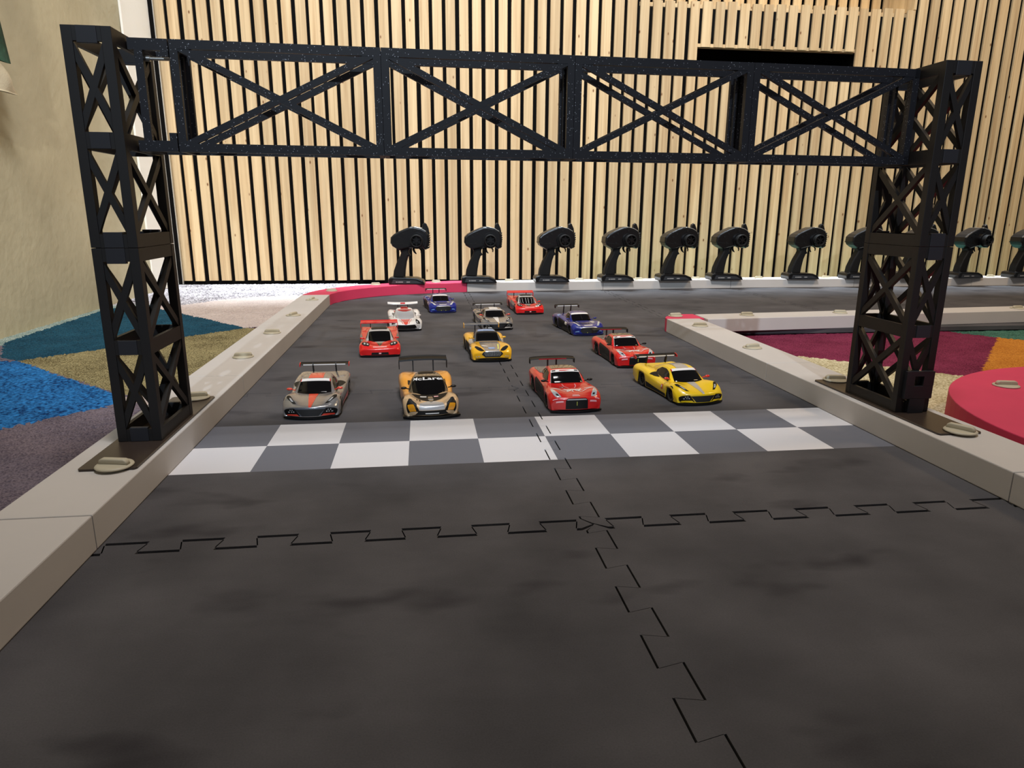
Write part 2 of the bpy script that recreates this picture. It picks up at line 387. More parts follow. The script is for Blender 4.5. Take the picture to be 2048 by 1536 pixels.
LWX = -1.078
def left_wall():
    ny, nz = 120, 100
    y = np.linspace(-1.3, 2.10, ny); z = np.linspace(-0.02, 2.6, nz)
    vs = []; 
    for zz in z:
        for yy in y:
            q = noise.fractal(Vector((yy * 3, zz * 3, 1.3)), 1.0, 2.0, 4) * 0.004
            vs.append((LWX + q, yy, zz))
    fs = [(j * ny + i, (j + 1) * ny + i, (j + 1) * ny + i + 1, j * ny + i + 1) for j in range(nz - 1) for i in range(ny - 1)]
    mb = MB(); mb.add(vs, fs, 0, True)
    tag(mb.build('wall_left', M['plaster']), kind='structure', label='rough beige plastered wall')
    t = MB(); t.box((-1.072, wy(-1.07) - 0.022, -0.01), (-1.058, wy(-1.07) + 0.02, 2.6))
    tag(t.build('trim_1', M['black_gap']), kind='structure')
    t = MB(); t.box((-1.057, wy(-1.06) - 0.024, -0.01), (-1.0545, wy(-1.06) - 0.012, 2.6))
    tag(t.build('trim_2', M['metal']), kind='structure')
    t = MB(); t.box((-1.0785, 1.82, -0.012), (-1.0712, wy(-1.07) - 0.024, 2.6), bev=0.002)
    tag(t.build('trim_3', mat('white_wall_strip', (232, 229, 220), .8, spec=.2, bump=.2, bump_scale=60)), kind='structure')  # whiter, smoother strip laid over the end of the plaster wall
left_wall()

def carpet():
    C = {'dusk': carpet_mat('carpet_mauve_grey', (82, 74, 84), (126, 114, 122)),
         'teal': carpet_mat('carpet_petrol', (20, 50, 66), (38, 84, 104)),
         'frill': carpet_mat('carpet_pale_teal', (96, 124, 122), (170, 180, 170)),
         'olive': carpet_mat('carpet_olive', (76, 66, 42), (166, 154, 112)),
         'blue': carpet_mat('carpet_bright_blue', (8, 40, 84), (48, 122, 186), 170),
         'pale': carpet_mat('carpet_rose_white', (178, 162, 156), (206, 192, 184)),
         'grav': carpet_mat('carpet_gravel_grey', (60, 54, 58), (188, 182, 184), 200),
         'sliver': carpet_mat('carpet_dark_maroon', (48, 26, 26), (74, 44, 40)),
         'maroon': carpet_mat('carpet_maroon', (84, 22, 44), (136, 54, 82)),
         'orange': carpet_mat('carpet_orange', (160, 92, 30), (212, 144, 60)),
         'green': carpet_mat('carpet_sea_green', (34, 66, 56), (84, 130, 112)),
         'cream': carpet_mat('carpet_cream', (146, 132, 94), (216, 206, 172), 260)}
    keys = list(C)
    left = [('frill', [(-1.1, 0.80), (-1.0, 0.85), (-0.95, 1.3), (-0.93, 1.53), (-1.1, 1.60)]),
            ('grav', [(-1.1, 1.47), (-0.98, 1.50), (-0.873, 1.467), (-0.786, 1.594), (-0.697, 1.667), (-0.548, 1.70), (-0.2, 1.9), (0.2, 2.1), (-1.1, 2.12)]),
            ('teal', [(-1.045, 0.87), (-1.05, 1.02), (-1.055, 1.40), (-0.98, 1.49), (-0.809, 1.283), (-0.579, 1.025), (-0.685, 0.916), (-0.803, 0.785), (-0.918, 0.677), (-0.969, 0.715)]),
            ('olive', [(-0.918, 0.677), (-0.803, 0.785), (-0.685, 0.916), (-0.579, 1.025), (-0.40, 0.93), (-0.40, 0.28), (-0.57, 0.375), (-0.62, 0.395)]),
            ('blue', [(-1.10, 0.72), (-0.947, 0.676), (-0.912, 0.672), (-0.617, 0.384), (-0.597, 0.344), (-0.704, 0.227), (-1.10, -0.2)]),
            ('pale', [(-0.579, 1.025), (-0.809, 1.283), (-0.951, 1.44), (-0.873, 1.467), (-0.786, 1.594), (-0.697, 1.667), (-0.548, 1.697), (-0.35, 1.6), (-0.45, 1.1), (-0.524, 1.074)]),
            ('pale', [(-0.62, 0.375), (-0.45, 0.44), (-0.45, 0.30), (-0.597, 0.344)]),
            ('sliver', [(-0.564, 1.023), (-0.524, 1.074), (-0.42, 1.10), (-0.42, 0.93), (-0.52, 0.97)]),
            ]
    right = [('green', [(0.4, 0.827), (1.132, 0.827), (1.197, 0.722), (1.231, 0.686), (3.3, 0.2), (3.3, 2.1), (0.4, 2.1)]),
             ('maroon', [(0.45, 0.827), (1.132, 0.827), (1.197, 0.722), (0.833, 0.359), (0.765, 0.418), (0.68, 0.506), (0.576, 0.59), (0.45, 0.66)]),
             ('orange', [(1.197, 0.722), (1.231, 0.686), (2.4, 0.0), (1.2, 0.0), (0.833, 0.359)])]
    def inside(px, py, poly):
        r = np.zeros(px.shape, bool); n = len(poly)
        for i in range(n):
            x1, y1 = poly[i]; x2, y2 = poly[(i + 1) % n]
            c = ((y1 > py) != (y2 > py)) & (px < (x2 - x1) * (py - y1) / (y2 - y1 + 1e-12) + x1)
            r ^= c
        return r
    def grid(x0, x1, y0, y1, st, base, polys, amp):
        nx = int((x1 - x0) / st) + 1; ny = int((y1 - y0) / st) + 1
        X, Y = np.meshgrid(np.linspace(x0, x1, nx), np.linspace(y0, y1, ny))
        rng = np.random.default_rng(5)
        Z = -0.0125 + rng.uniform(-1, 1, X.shape) * amp
        jx = X + rng.uniform(-.35, .35, X.shape) * st; jy = Y + rng.uniform(-.35, .35, X.shape) * st
        jx[:, 0] = x0; jx[:, -1] = x1; jy[0] = y0; jy[-1] = y1; Z[:, 0] = Z[:, -1] = -0.0125
        V = np.stack([jx, jy, Z], -1).reshape(-1, 3)
        i = np.arange((ny - 1) * (nx - 1)); r = i // (nx - 1); c = i % (nx - 1); a = r * nx + c
        F = np.stack([a, a + 1, a + nx + 1, a + nx], 1)
        fx = V[F].mean(1); px, py = fx[:, 0] + rng.normal(0, 0.0012, len(F)), fx[:, 1] + rng.normal(0, 0.0012, len(F))
        mi = np.full(len(F), keys.index(base))
        for k, poly in polys: mi[inside(px, py, poly)] = keys.index(k)
        return V, F, mi
    V1, F1, m1 = grid(-1.1, -0.40, -1.2, 2.075, 0.0042, 'dusk', left, 0.0016)
    V2, F2, m2 = grid(0.40, 3.0, -1.2, 2.02, 0.0062, 'cream', right, 0.0011)
    V3, F3, m3 = grid(-0.40, 0.40, -1.2, 2.055, 0.05, 'dusk', left[1:2], 0.0)
    V = np.concatenate([V1, V2, V3]); F = np.concatenate([F1, F2 + len(V1), F3 + len(V1) + len(V2)]); mi = np.concatenate([m1, m2, m3])
    me = bpy.data.meshes.new('patchwork_carpet')
    me.vertices.add(len(V)); me.vertices.foreach_set('co', V.ravel())
    me.loops.add(F.size); me.loops.foreach_set('vertex_index', F.ravel().astype(np.int32))
    me.polygons.add(len(F)); me.polygons.foreach_set('loop_start', (np.arange(len(F)) * 4).astype(np.int32))
    me.polygons.foreach_set('loop_total', np.full(len(F), 4, np.int32))
    for k in keys: me.materials.append(C[k])
    me.polygons.foreach_set('material_index', mi.astype(np.int32)); me.update(calc_edges=True)
    o = bpy.data.objects.new('patchwork_carpet', me); COL.objects.link(o)
    tag(o, 'nubbly carpet in a patchwork of blue, olive, maroon, orange and cream shapes around the track', 'carpet')
    f = MB(); f.box((-1.3, -1.4, -0.06), (3.5, 2.3, -0.0150)); tag(f.build('floor', M['black_gap']), kind='structure')
carpet()

# ---------------------------------------------------------------- foam track tiles
T = 0.4875; TX0 = 0.0; TY0 = -0.165
def tile(i, j, label):
    """interlocking foam tile: column i, row j"""
    x0 = TX0 + i * T; y0 = TY0 + j * T
    n = 8; p = T / n; a = 0.0088; d = 0.004
    gy = 0.0010; gx = 0.0008
    def wave(flip):
        pts = []
        for k in range(n):
            s = k * p
            m = 0.004 if k == 0 else 0
            pts += [(s + (d if k else 0), -a if k else 0), (s + p / 2 + d * 0 - d, -a)] if False else []
        return pts
    def edge(n_):
        # returns offsets along the edge: list of (t, w)
        pts = [(0.0, 0.0), (p * 0.25, 0.0), (p * 0.25 - d, a), (p * 0.75 + d, a), (p * 0.75, 0.0)]
        out = [(0.0, 0.0)]
        for k in range(n_):
            s = k * p
            out += [(s + p * 0.25 + d * .5, -a), (s + p * 0.25 - d * .5, a), (s + p * 0.75 + d * .5, a), (s + p * 0.75 - d * .5, -a)] if False else \
                   [(s + p * 0.22 + d, -a), (s + p * 0.28 - d, a), (s + p * 0.72 + d, a), (s + p * 0.78 - d, -a)]
        out[0:0] = []
        out += [(T, 0.0)]
        return [(0, 0), (p * 0.2, -a)] + out[1:-1] + [(T - p * 0.2, -a), (T, 0)]
    E = edge(n)
    bot = [(x0 + t, y0 + w) for t, w in E]
    top = [(x0 + t, y0 + T + w) for t, w in E]
    lef = [(x0 + w, y0 + t) for t, w in E]
    rig = [(x0 + T + w, y0 + t) for t, w in E]
    def shift(L, dx, dy): return [(q[0] + dx, q[1] + dy) for q in L]
    gt = 0.0022 if j == 0 else 0.0006
    bot = shift(bot, 0, gt); top = shift(top, 0, -(0.0020 if j == -1 else 0.0005))
    lef = shift(lef, gx, 0); rig = shift(rig, -gx, 0)
    if i >= 1 and j == 2: bot = [(x0 + gx, y0), (x0 + T - gx, y0)]
    if i == 0 and j < 2: rig = [(x0 + T, bot[-1][1]), (x0 + T, top[-1][1])]
    if i == -1: lef = [(x0, bot[0][1]), (x0, top[0][1])]
    if j == 3: top = [(lef[-1][0], y0 + T), (rig[-1][0], y0 + T)]
    poly = bot[:-1] + rig[:-1] + top[::-1][:-1] + lef[::-1][:-1]
    mb = MB(); mb.prism(poly, 0.0100, Matrix.Translation((0, 0, -0.0100)))
    o = mb.build('foam_mat_tile', M['foam'])
    tag(o, label, 'foam mat tile', 'interlocking foam tiles of the race track')
rowname = {-2: 'in the immediate foreground at the bottom of the picture', -1: 'second from the camera', 0: 'carrying the chequered line',
           1: 'just behind the front row of cars', 2: 'under the rear rows of cars', 3: 'against the far kerb'}
tile(-1, -2, 'worn dark foam tile nearest the camera, left of the long lengthwise seam')
tile(0, -2, 'worn dark foam tile nearest the camera, right of the long lengthwise seam')
tile(-1, -1, 'dark foam tile between the chequered line and the foreground toothed seam, left half')
tile(0, -1, 'dark foam tile between the chequered line and the foreground toothed seam, right half')
tile(-1, 0, 'dark foam tile with the left half of the chequered line, under the orange car')
tile(0, 0, 'dark foam tile with the right half of the chequered line, under the front yellow car')
tile(-1, 1, 'dark foam tile under the left red car with the wide red wing')
tile(0, 1, 'dark foam tile under the second red-and-white-lined car')
tile(-1, 2, 'dark foam tile under the white car with the red stripe')
tile(0, 2, 'dark foam tile under the right blue car')
tile(-1, 3, 'dark foam tile under the rearmost blue car inside the pink corner')
tile(0, 3, 'dark foam tile under the rearmost red car')
tile(1, 2, 'dark foam tile behind the right inner kerb, beside the small pink kerb tip')
tile(2, 2, 'dark foam tile of the back straight, seen left of the right tower')
tile(3, 2, 'dark foam tile of the back straight, seen through the right tower')
tile(4, 2, 'dark foam tile of the back straight at the right edge of the picture')
tile(1, 3, 'dark foam tile along the far kerb below the controllers, right of the second lengthwise seam')
tile(2, 3, 'dark foam tile along the far kerb, below the seventh controller')
tile(3, 3, 'dark foam tile along the far kerb, behind the right tower')
tile(4, 3, 'dark foam tile along the far kerb at the right edge of the picture')

#@@KERBS
KH = 0.031; KW = 0.078
def kerb_piece(poly, m, label, name='foam_kerb', z0=0.0002, z1=KH, group='grey foam kerb pieces edging the track', cat='kerb'):
    mb = MB(); mb.prism(poly, z1 - z0, Matrix.Translation((0, 0, z0)), bev=0.0012, seg=2)
    o = mb.build(name, m); tag(o, label, cat, group); return o
g = 0.0007
XL, XR = -0.4155, 0.4115
ys = [TY0 - T, TY0, TY0 + T, TY0 + 2 * T, 1.335]
labs = ['left grey foam kerb piece running out of the lower left corner of the picture',
        'left grey foam kerb piece carrying the left tower',
        'left grey foam kerb piece between the tower and the middle joint, beside the red wide-winged car',
        'left grey foam kerb piece ending at the pink corner']
for k in range(4):
    w = 0.0 if k else 0.0
    kerb_piece([(XL - KW, ys[k] + g), (XL, ys[k] + g), (XL, ys[k + 1] - g), (XL - KW, ys[k + 1] - g)], M['kerb'], labs[k])
kerb_piece([(XL - KW, ys[0] - 0.35), (XL, ys[0] - 0.35), (XL, ys[0] - g), (XL - KW, ys[0] - g)], M['kerb'], 'left grey foam kerb piece nearest the camera, almost out of frame')
labs = ['right grey foam kerb piece running out of the right side of the picture in the foreground',
        'right grey foam kerb piece carrying the right tower',
        'right inner grey foam kerb piece reaching back to the small pink tip']
for k in range(3):
    kerb_piece([(XR, ys[k] + g), (XR + KW, ys[k] + g), (XR + KW, (ys[k + 1] if k < 2 else 0.80) - g), (XR, (ys[k + 1] if k < 2 else 0.80) - g)], M['kerb'], labs[k])
# small pink tip joining the two inner kerbs
tip = []
for k in range(10):
    a = PI + (k / 9) * (-PI / 2)
    tip.append((XR + 0.075 + 0.075 * math.cos(a), 0.80 + 0.07 * math.sin(a)))
kerb_piece([(XR, 0.80), (XR + KW + 0.012, 0.80)] + [(XR + KW + 0.012, 0.868)] + tip[::-1], M['pink'], 'small pink foam kerb tip where the two inner kerbs meet', group=None)
# inner kerb of the back straight
def iy(x): return 0.785 + 0.075 * (x - 0.5)
xs = [0.504, 0.975, 1.4625, 1.95, 2.6]
labs = ['grey inner kerb piece of the back straight next to the pink tip', 'grey inner kerb piece of the back straight passing behind the right tower',
        'grey inner kerb piece of the back straight at the right picture edge, above the orange carpet', 'grey inner kerb piece of the back straight mostly beyond the right picture edge']
for k in range(4):
    kerb_piece([(xs[k] + g, iy(xs[k])), (xs[k + 1] - g, iy(xs[k + 1])), (xs[k + 1] - g, iy(xs[k + 1]) + KW), (xs[k] + g, iy(xs[k]) + KW)], M['kerb'], labs[k])
# outer kerb at the back
def by(x): return 1.64 + min(x, 1.0) * 0.055
xs = [0.004, 0.4875, 0.975, 1.4625, 1.95, 2.6]
labs = ['far grey kerb piece next to the pink corner, under the second and third controllers', 'far grey kerb piece under the fourth and fifth controllers',
        'far grey kerb piece under the sixth and seventh controllers', 'far grey kerb piece behind the right tower', 'far grey kerb piece at the right edge of the picture']
for k in range(5):
    kerb_piece([(xs[k] + g, by(xs[k])), (xs[k + 1] - g, by(xs[k + 1])), (xs[k + 1] - g, by(xs[k + 1]) + KW), (xs[k] + g, by(xs[k]) + KW)], M['kerb'], labs[k])
# pink corner: quarter turn
inn = [(-0.4155, 1.335), (-0.405, 1.385), (-0.372, 1.45), (-0.32, 1.51), (-0.25, 1.56), (-0.16, 1.60), (-0.07, 1.628), (0.003, 1.64)]
out = [(0.003, 1.718), (-0.09, 1.708), (-0.19, 1.68), (-0.29, 1.632), (-0.375, 1.57), (-0.44, 1.50), (-0.478, 1.42), (-0.4935, 1.335)]
def crv(P_, n=6):
    r = []
    P_ = [Vector(p + (0,)) for p in P_]
    for i in range(len(P_) - 1):
        p0, p1, p2, p3 = P_[max(i - 1, 0)], P_[i], P_[i + 1], P_[min(i + 2, len(P_) - 1)]
        for k in range(n):
            t = k / n
            q = 0.5 * ((2 * p1) + (-p0 + p2) * t + (2 * p0 - 5 * p1 + 4 * p2 - p3) * t * t + (-p0 + 3 * p1 - 3 * p2 + p3) * t ** 3)
            r.append((q.x, q.y))
    r.append((P_[-1].x, P_[-1].y)); return r
kerb_piece(crv(inn) + crv(out), M['pink'], 'curved pink foam kerb in the far left corner of the track', group=None)
# large pink round
cx_, cy_, R_ = 0.845, -0.075, 0.335
kerb_piece([(cx_ + R_ * math.cos(2 * PI * k / 96), cy_ + R_ * 0.99 * math.sin(2 * PI * k / 96)) for k in range(96)], M['pink'],
           'big round pink foam block on the carpet at the right picture edge', name='foam_round', z0=-0.0102, group=None, cat='foam block')

# ---------------------------------------------------------------- kerb pins
def make_pin():
    mb = MB(); R = 0.0165
    mb.lathe((0, 0, 0), [(0.0001, 0), (R, 0), (R + 0.0006, 0.0008), (R, 0.0018), (R - 0.003, 0.0026), (0.0001, 0.0028)], n=36)
    o = mb.build('disc', M['pin'])
    h = MB(); h.prism([(-0.0145, 0.0024), (0.0145, 0.0024), (0.0135, 0.0062), (0.011, 0.0078), (-0.011, 0.0078), (-0.0135, 0.0062)], 0.0068,
                      Matrix.Translation((0, 0.0034, 0)) @ Matrix.Rotation(PI / 2, 4, 'X'), bev=0.0012, seg=3, smooth=True)
    return o, h.build('grip', M['pin'])
pins = [(-0.441, -0.058, .0335, -12, 'beige kerb pin on the near end of the left tower plate'), (-0.441, 0.188, .0335, 10, 'beige kerb pin on the far end of the left tower plate'),
        (-0.447, 0.458, KH, 8, 'beige kerb pin on the left kerb, first one beyond the left tower'), (-0.447, 0.691, KH, 0, 'beige kerb pin on the left kerb, second beyond the tower'),
        (-0.447, 0.928, KH, 70, 'beige kerb pin on the left kerb, third beyond the tower, seen end on'), (-0.447, 1.215, KH, 80, 'beige kerb pin on the left kerb, last before the pink corner'),
        (-0.421, 1.43, KH, 0, 'beige kerb pin on the left end of the curved pink kerb'), (-0.30, 1.60, KH, 20, 'beige kerb pin on the curved pink kerb left of the first controller'),
        (-0.10, 1.67, KH, 0, 'beige kerb pin between the first and second controllers'), (0.155, 1.69, KH, 0, 'beige kerb pin between the second and third controllers'),
        (0.41, 1.705, KH, 0, 'beige kerb pin between the third and fourth controllers'), (0.63, 1.71, KH, 0, 'beige kerb pin between the fourth and fifth controllers'),
        (0.852, 1.725, KH, 0, 'beige kerb pin between the fifth and sixth controllers'), (1.10, 1.73, KH, 0, 'beige kerb pin between the sixth and seventh controllers'),
        (1.37, 1.735, KH, 0, 'beige kerb pin right of the seventh controller'), (2.06, 1.735, KH, 0, 'beige kerb pin on the far kerb between the two rightmost controllers'),
        (0.450, -0.050, .0335, -58, 'beige kerb pin on the near end of the right tower plate'), (0.449, 0.191, .0335, -8, 'beige kerb pin on the far end of the right tower plate'),
        (0.447, 0.448, KH, 15, 'beige kerb pin on the right inner kerb, first beyond the right tower'), (0.448, 0.694, KH, -5, 'beige kerb pin on the right inner kerb, second beyond the right tower'),
        (0.446, 0.838, KH, 10, 'beige kerb pin on the small pink tip'), (0.624, 0.838, KH, 0, 'beige kerb pin on the back straight inner kerb, nearest the pink tip'),
        (0.873, 0.852, KH, -15, 'beige kerb pin on the back straight inner kerb, just left of the right tower'), (1.393, 0.888, KH, 5, 'beige kerb pin on the back straight inner kerb at the right picture edge'),
        (0.682, 0.142, KH, -12, 'beige kerb pin on the big round pink block')]
pd, pg = make_pin()
for k, (x, y, z, r, lab) in enumerate(pins):
    e = empty('kerb_pin', (x, y, z), math.radians(r)); tag(e, lab, 'pin', 'beige plastic pins holding the kerbs')
    a, b_ = (pd, pg) if k == 0 else (pd.copy(), pg.copy())
    for c in (a, b_):
        if k: COL.objects.link(c)
        c.parent = e

#@@GANTRY
# ---------------------------------------------------------------- gantry
PZ = 0.0335
def tower(x0, x1, y0, y1, name, label, base_label):
    t = empty(name, ((x0 + x1) / 2, (y0 + y1) / 2, PZ)); tag(t, label, 'tower', None)
    ox, oy, oz = t.location
    X0_, X1_, Y0_, Y1_ = x0 - ox, x1 - ox, y0 - oy, y1 - oy
    pw = 0.0092
    for m in range(2):            # two stacked 0.2 m modules
        zb = m * 0.2; zt = zb + 0.1995
        mb = MB()
        for sx in (X0_, X1_ - pw):
            for sy in (Y0_, Y1_ - pw):
                mb.box((sx, sy, zb), (sx + pw, sy + pw, zt), bev=0.0004)
        for zc, h in ((zb + 0.0065, 0.013), (zb + 0.1, 0.015), (zt - 0.0065, 0.013)):
            z0, z1 = zc - h / 2, zc + h / 2
            for sy in (Y0_, Y1_ - 0.005): mb.box((X0_ + 0.001, sy + 0.0004, z0), (X1_ - 0.001, sy + 0.0046, z1))
            for sx in (X0_, X1_ - 0.005): mb.box((sx + 0.0004, Y0_ + 0.001, z0), (sx + 0.0046, Y1_ - 0.001, z1))
        fr = mb.build('frame_module', M['print'], t)
        for hh in range(2):
            za = zb + 0.013 + hh * 0.0945; ze = za + 0.079
            for side in ('front', 'rear', 'inner', 'outer'):
                b = MB()
                if side in ('front', 'rear'):
                    yy = (Y0_ + 0.0035) if side == 'front' else (Y1_ - 0.0035)
                    xa, xb = X0_ + pw * 0.6, X1_ - pw * 0.6
                    b.bar((xa, yy, za), (xb, yy, ze), 0.0062, 0.0045, (0, 1, 0)); b.bar((xb, yy, za), (xa, yy, ze), 0.0062, 0.0044, (0, 1, 0))
                else:
                    xx = (X0_ + 0.0035) if side == 'outer' else (X1_ - 0.0035)
                    ya, yb = Y0_ + pw * 0.6, Y1_ - pw * 0.6
                    b.bar((xx, ya, za), (xx, yb, ze), 0.0072, 0.0045, (1, 0, 0)); b.bar((xx, yb, za), (xx, ya, ze), 0.0072, 0.0044, (1, 0, 0))
                b.build('cross_brace', M['print'], t)
        # centre lugs on the front and rear rings
        for zc, mm in ((zb + 0.0075, 'print_l'), (zb + 0.1, 'glitter' if name == 'x' else 'print_l'), (zt - 0.0075, 'print_l')):
            for sy in (Y0_ - 0.0006, Y1_ - 0.0044):
                c = MB(); c.box((-0.009, sy, zc - 0.0075), (0.009, sy + 0.005, zc + 0.0075), bev=0.0004); c.build('joint_lug', M[mm], t)
    return t
def plate(x0, x1, y0, y1, label):
    mb = MB(); mb.prism([(x0 + .002, y0), (x1 - .002, y0), (x1, y0 + .003), (x1, y1 - .003), (x1 - .002, y1), (x0 + .002, y1), (x0, y1 - .003), (x0, y0 + .003)], 0.0023, Matrix.Translation((0, 0, KH)), bev=0.0004, seg=1)
    o = mb.build('base_plate', M['plate']); tag(o, label, 'plate')
    return o
plate(-0.4725, -0.4195, -0.064, 0.197, 'dark flat base plate lying on the left kerb under the lattice tower')
plate(0.4205, 0.4735, -0.055, 0.199, 'dark flat base plate lying on the right kerb under the lattice tower')
TL = tower(-0.4668, -0.4233, 0.0153, 0.1178, 'lattice_tower', 'left black lattice tower of the starting gantry, standing on the left kerb', '')
TR = tower(0.4256, 0.4692, 0.0272, 0.1300, 'lattice_tower', 'right black lattice tower of the starting gantry, standing on the right kerb', '')
# foot bracket with square hole at the front of the right tower
b = MB()
b.box((-0.008, -0.056, 0.0), (0.012, -0.0505, 0.018), bev=0.0004); b.box((-0.016, -0.056, 0.018), (0.0205, -0.0505, 0.034), bev=0.0004)
b.box((-0.016, -0.056, 0.034), (-0.005, -0.0505, 0.052)); b.box((0.007, -0.056, 0.034), (0.0205, -0.0505, 0.052)); b.box((-0.005, -0.056, 0.046), (0.007, -0.0505, 0.052))
tag(b.build('foot_bracket', M['print_l'], TR), label='dark grey bracket with a square hole')

def beam():
    xl, xr = -0.4225, 0.4248; yl, yr = 0.046, 0.066
    L = xr - xl; ang = math.atan2(yr - yl, L); L2 = math.hypot(L, yr - yl)
    e = empty('truss_beam', (xl, yl, 0.3265), ang); tag(e, 'black glittery truss beam spanning the track between the two lattice towers', 'beam')
    H = 0.104; D = 0.044; G = M['glitter']
    c0 = 0.038
    seg = (L2 - c0) / 4
    def frame(x0, x1, nm, diag):
        mb = MB(); pw = 0.0076; ch = 0.0084
        for yy in (0, D - 0.005):
            mb.box((x0, yy, H - ch), (x1, yy + 0.005, H)); mb.box((x0, yy, 0), (x1, yy + 0.005, ch))
            if diag:
                mb.box((x0, yy, ch), (x0 + pw, yy + 0.005, H - ch)); mb.box((x1 - pw, yy, ch), (x1, yy + 0.005, H - ch))
                for (sx, s) in ((x0 + pw, 1), (x1 - pw, -1)):   # gusset fillets
                    pass
        if diag:
            for xx in (x0, x1 - 0.005):     # end frames between front and back faces
                mb.box((xx, 0.005, H - ch), (xx + 0.005, D - 0.005, H)); mb.box((xx, 0.005, 0), (xx + 0.005, D - 0.005, ch))
                mb.box((xx, 0.005, ch), (xx + 0.0035, 0.012, H - ch)); mb.box((xx, D - 0.012, ch), (xx + 0.0035, D - 0.005, H - ch))
        o = mb.build(nm, G, e)
        if diag:
            for yy in (0.0025, D - 0.0025):
                b = MB(); xa, xb = x0 + pw * .7, x1 - pw * .7
                b.bar((xa, yy, ch * .7), (xb, yy, H - ch * .7), 0.0062, 0.0046); b.bar((xb, yy, ch * .7), (xa, yy, H - ch * .7), 0.0062, 0.0045)
                b.build('cross_brace', G, e)
    # left connector
    mb = MB()
    mb.box((0.0005, 0, H - 0.0105), (c0 - 0.001, 0.006, H)); mb.box((0.0005, 0, 0), (c0 - 0.001, 0.006, 0.0105))
    mb.box((0.006, 0.0, 0.0105), (0.0135, 0.006, H - 0.0105)); mb.box((0.0005, D - 0.006, H - 0.0105), (c0 - 0.001, D, H)); mb.box((0.0005, D - 0.006, 0), (c0 - 0.001, D, 0.0105))
    mb.box((0.0, 0.004, H - 0.0105), (0.014, D, H - 0.002)); mb.box((0.0, 0.004, 0.0), (0.014, D, 0.006))
    mb.box((0.030, 0.0, 0.0105), (c0 - 0.001, 0.005, 0.018)); mb.box((0.030, 0.0, H - 0.016), (c0 - 0.001, 0.005, H - 0.0105))
    mb.build('end_connector', G, e)
    for k in range(4):
        frame(c0 + k * seg + 0.0002, c0 + (k + 1) * seg - 0.0002, 'frame_section', True)
    b = MB(); b.cyl((0.016, 0.010, H - 0.0165), 0.0016, 0.019, 'X', 12); b.cyl((0.012, 0.010, H - 0.0165), 0.0028, 0.005, 'X', 12); b.build('bolt', M['metal'], e)
    b = MB(); b.box((L2 - 0.006, 0.0, 0.0), (L2 - 0.0005, D, 0.010)); b.box((L2 - 0.006, 0.0, H - 0.010), (L2 - 0.0005, D, H)); b.build('end_connector', M['print_l'], e)
beam()

# ---------------------------------------------------------------- garment on the left wall
def garment():
    e = empty('hanging_garment', (-1.02, 1.0, 0.5)); tag(e, 'cream cloth sleeve with dark green part hanging before the plaster wall, upper left', 'garment')
    def sheet(outline_fn, nm, m, nu=26, nv=26, th=0.01):
        vs = []; 
        for s in (0, 1):
            for j in range(nv):
                for i in range(nu):
                    u, v = i / (nu - 1), j / (nv - 1); y, z = outline_fn(u, v)
                    fold = 0.005 * math.sin(u * 14 + v * 3) + 0.003 * math.sin(u * 31 - v * 5)
                    edge = math.sin(PI * min(max(u, 0.0), 1.0)) ** 0.4
                    vs.append((fold + (th * edge if s else -th * edge * .5), y, z))
        mb = MB(); f = []
        for j in range(nv - 1):
            for i in range(nu - 1):
                a = j * nu + i; f.append((a, a + 1, a + nu + 1, a + nu)); b_ = a + nu * nv; f.append((b_, b_ + nu, b_ + nu + 1, b_ + 1))
        n = nu * nv
        for j in range(nv - 1):
            for i in (0, nu - 1): a = j * nu + i; f.append((a, a + n, a + n + nu, a + nu))
        for i in range(nu - 1):
            for j in (0, nv - 1): a = j * nu + i; f.append((a, a + 1, a + 1 + n, a + n))
        mb.add(vs, f, 0, True); return mb.build(nm, m, e)
    # local coords: y along the wall, z up ; right lower corner at (GY, GZ)
    GY, GZ = GARM
    cream = mat('cream_cloth', (196, 186, 160), 0.85, bump=0.3, bump_scale=300, noise_amt=0.06, noise_scale=20)
    green = mat('dark_green_cloth', (22, 62, 44), 0.9, noise_amt=0.35, noise_scale=90, bump=0.6, bump_scale=200)
    sheet(lambda u, v: (GY - 0.40 * (1 - u) + 0 * v - 0.035 * v * u, GZ + (0.085 - 0.03 * max(0, (u - 0.75) * 4)) * v + 0.05 * v * (1 - u)), 'cream_sleeve', cream)
    sheet(lambda u, v: (GY - 0.010 - 0.40 * (1 - u) - 0.15 * v * u, GZ + 0.062 + 0.9 * v), 'green_part', green, th=0.006)
GARM = (0.028, 0.010)
garment()

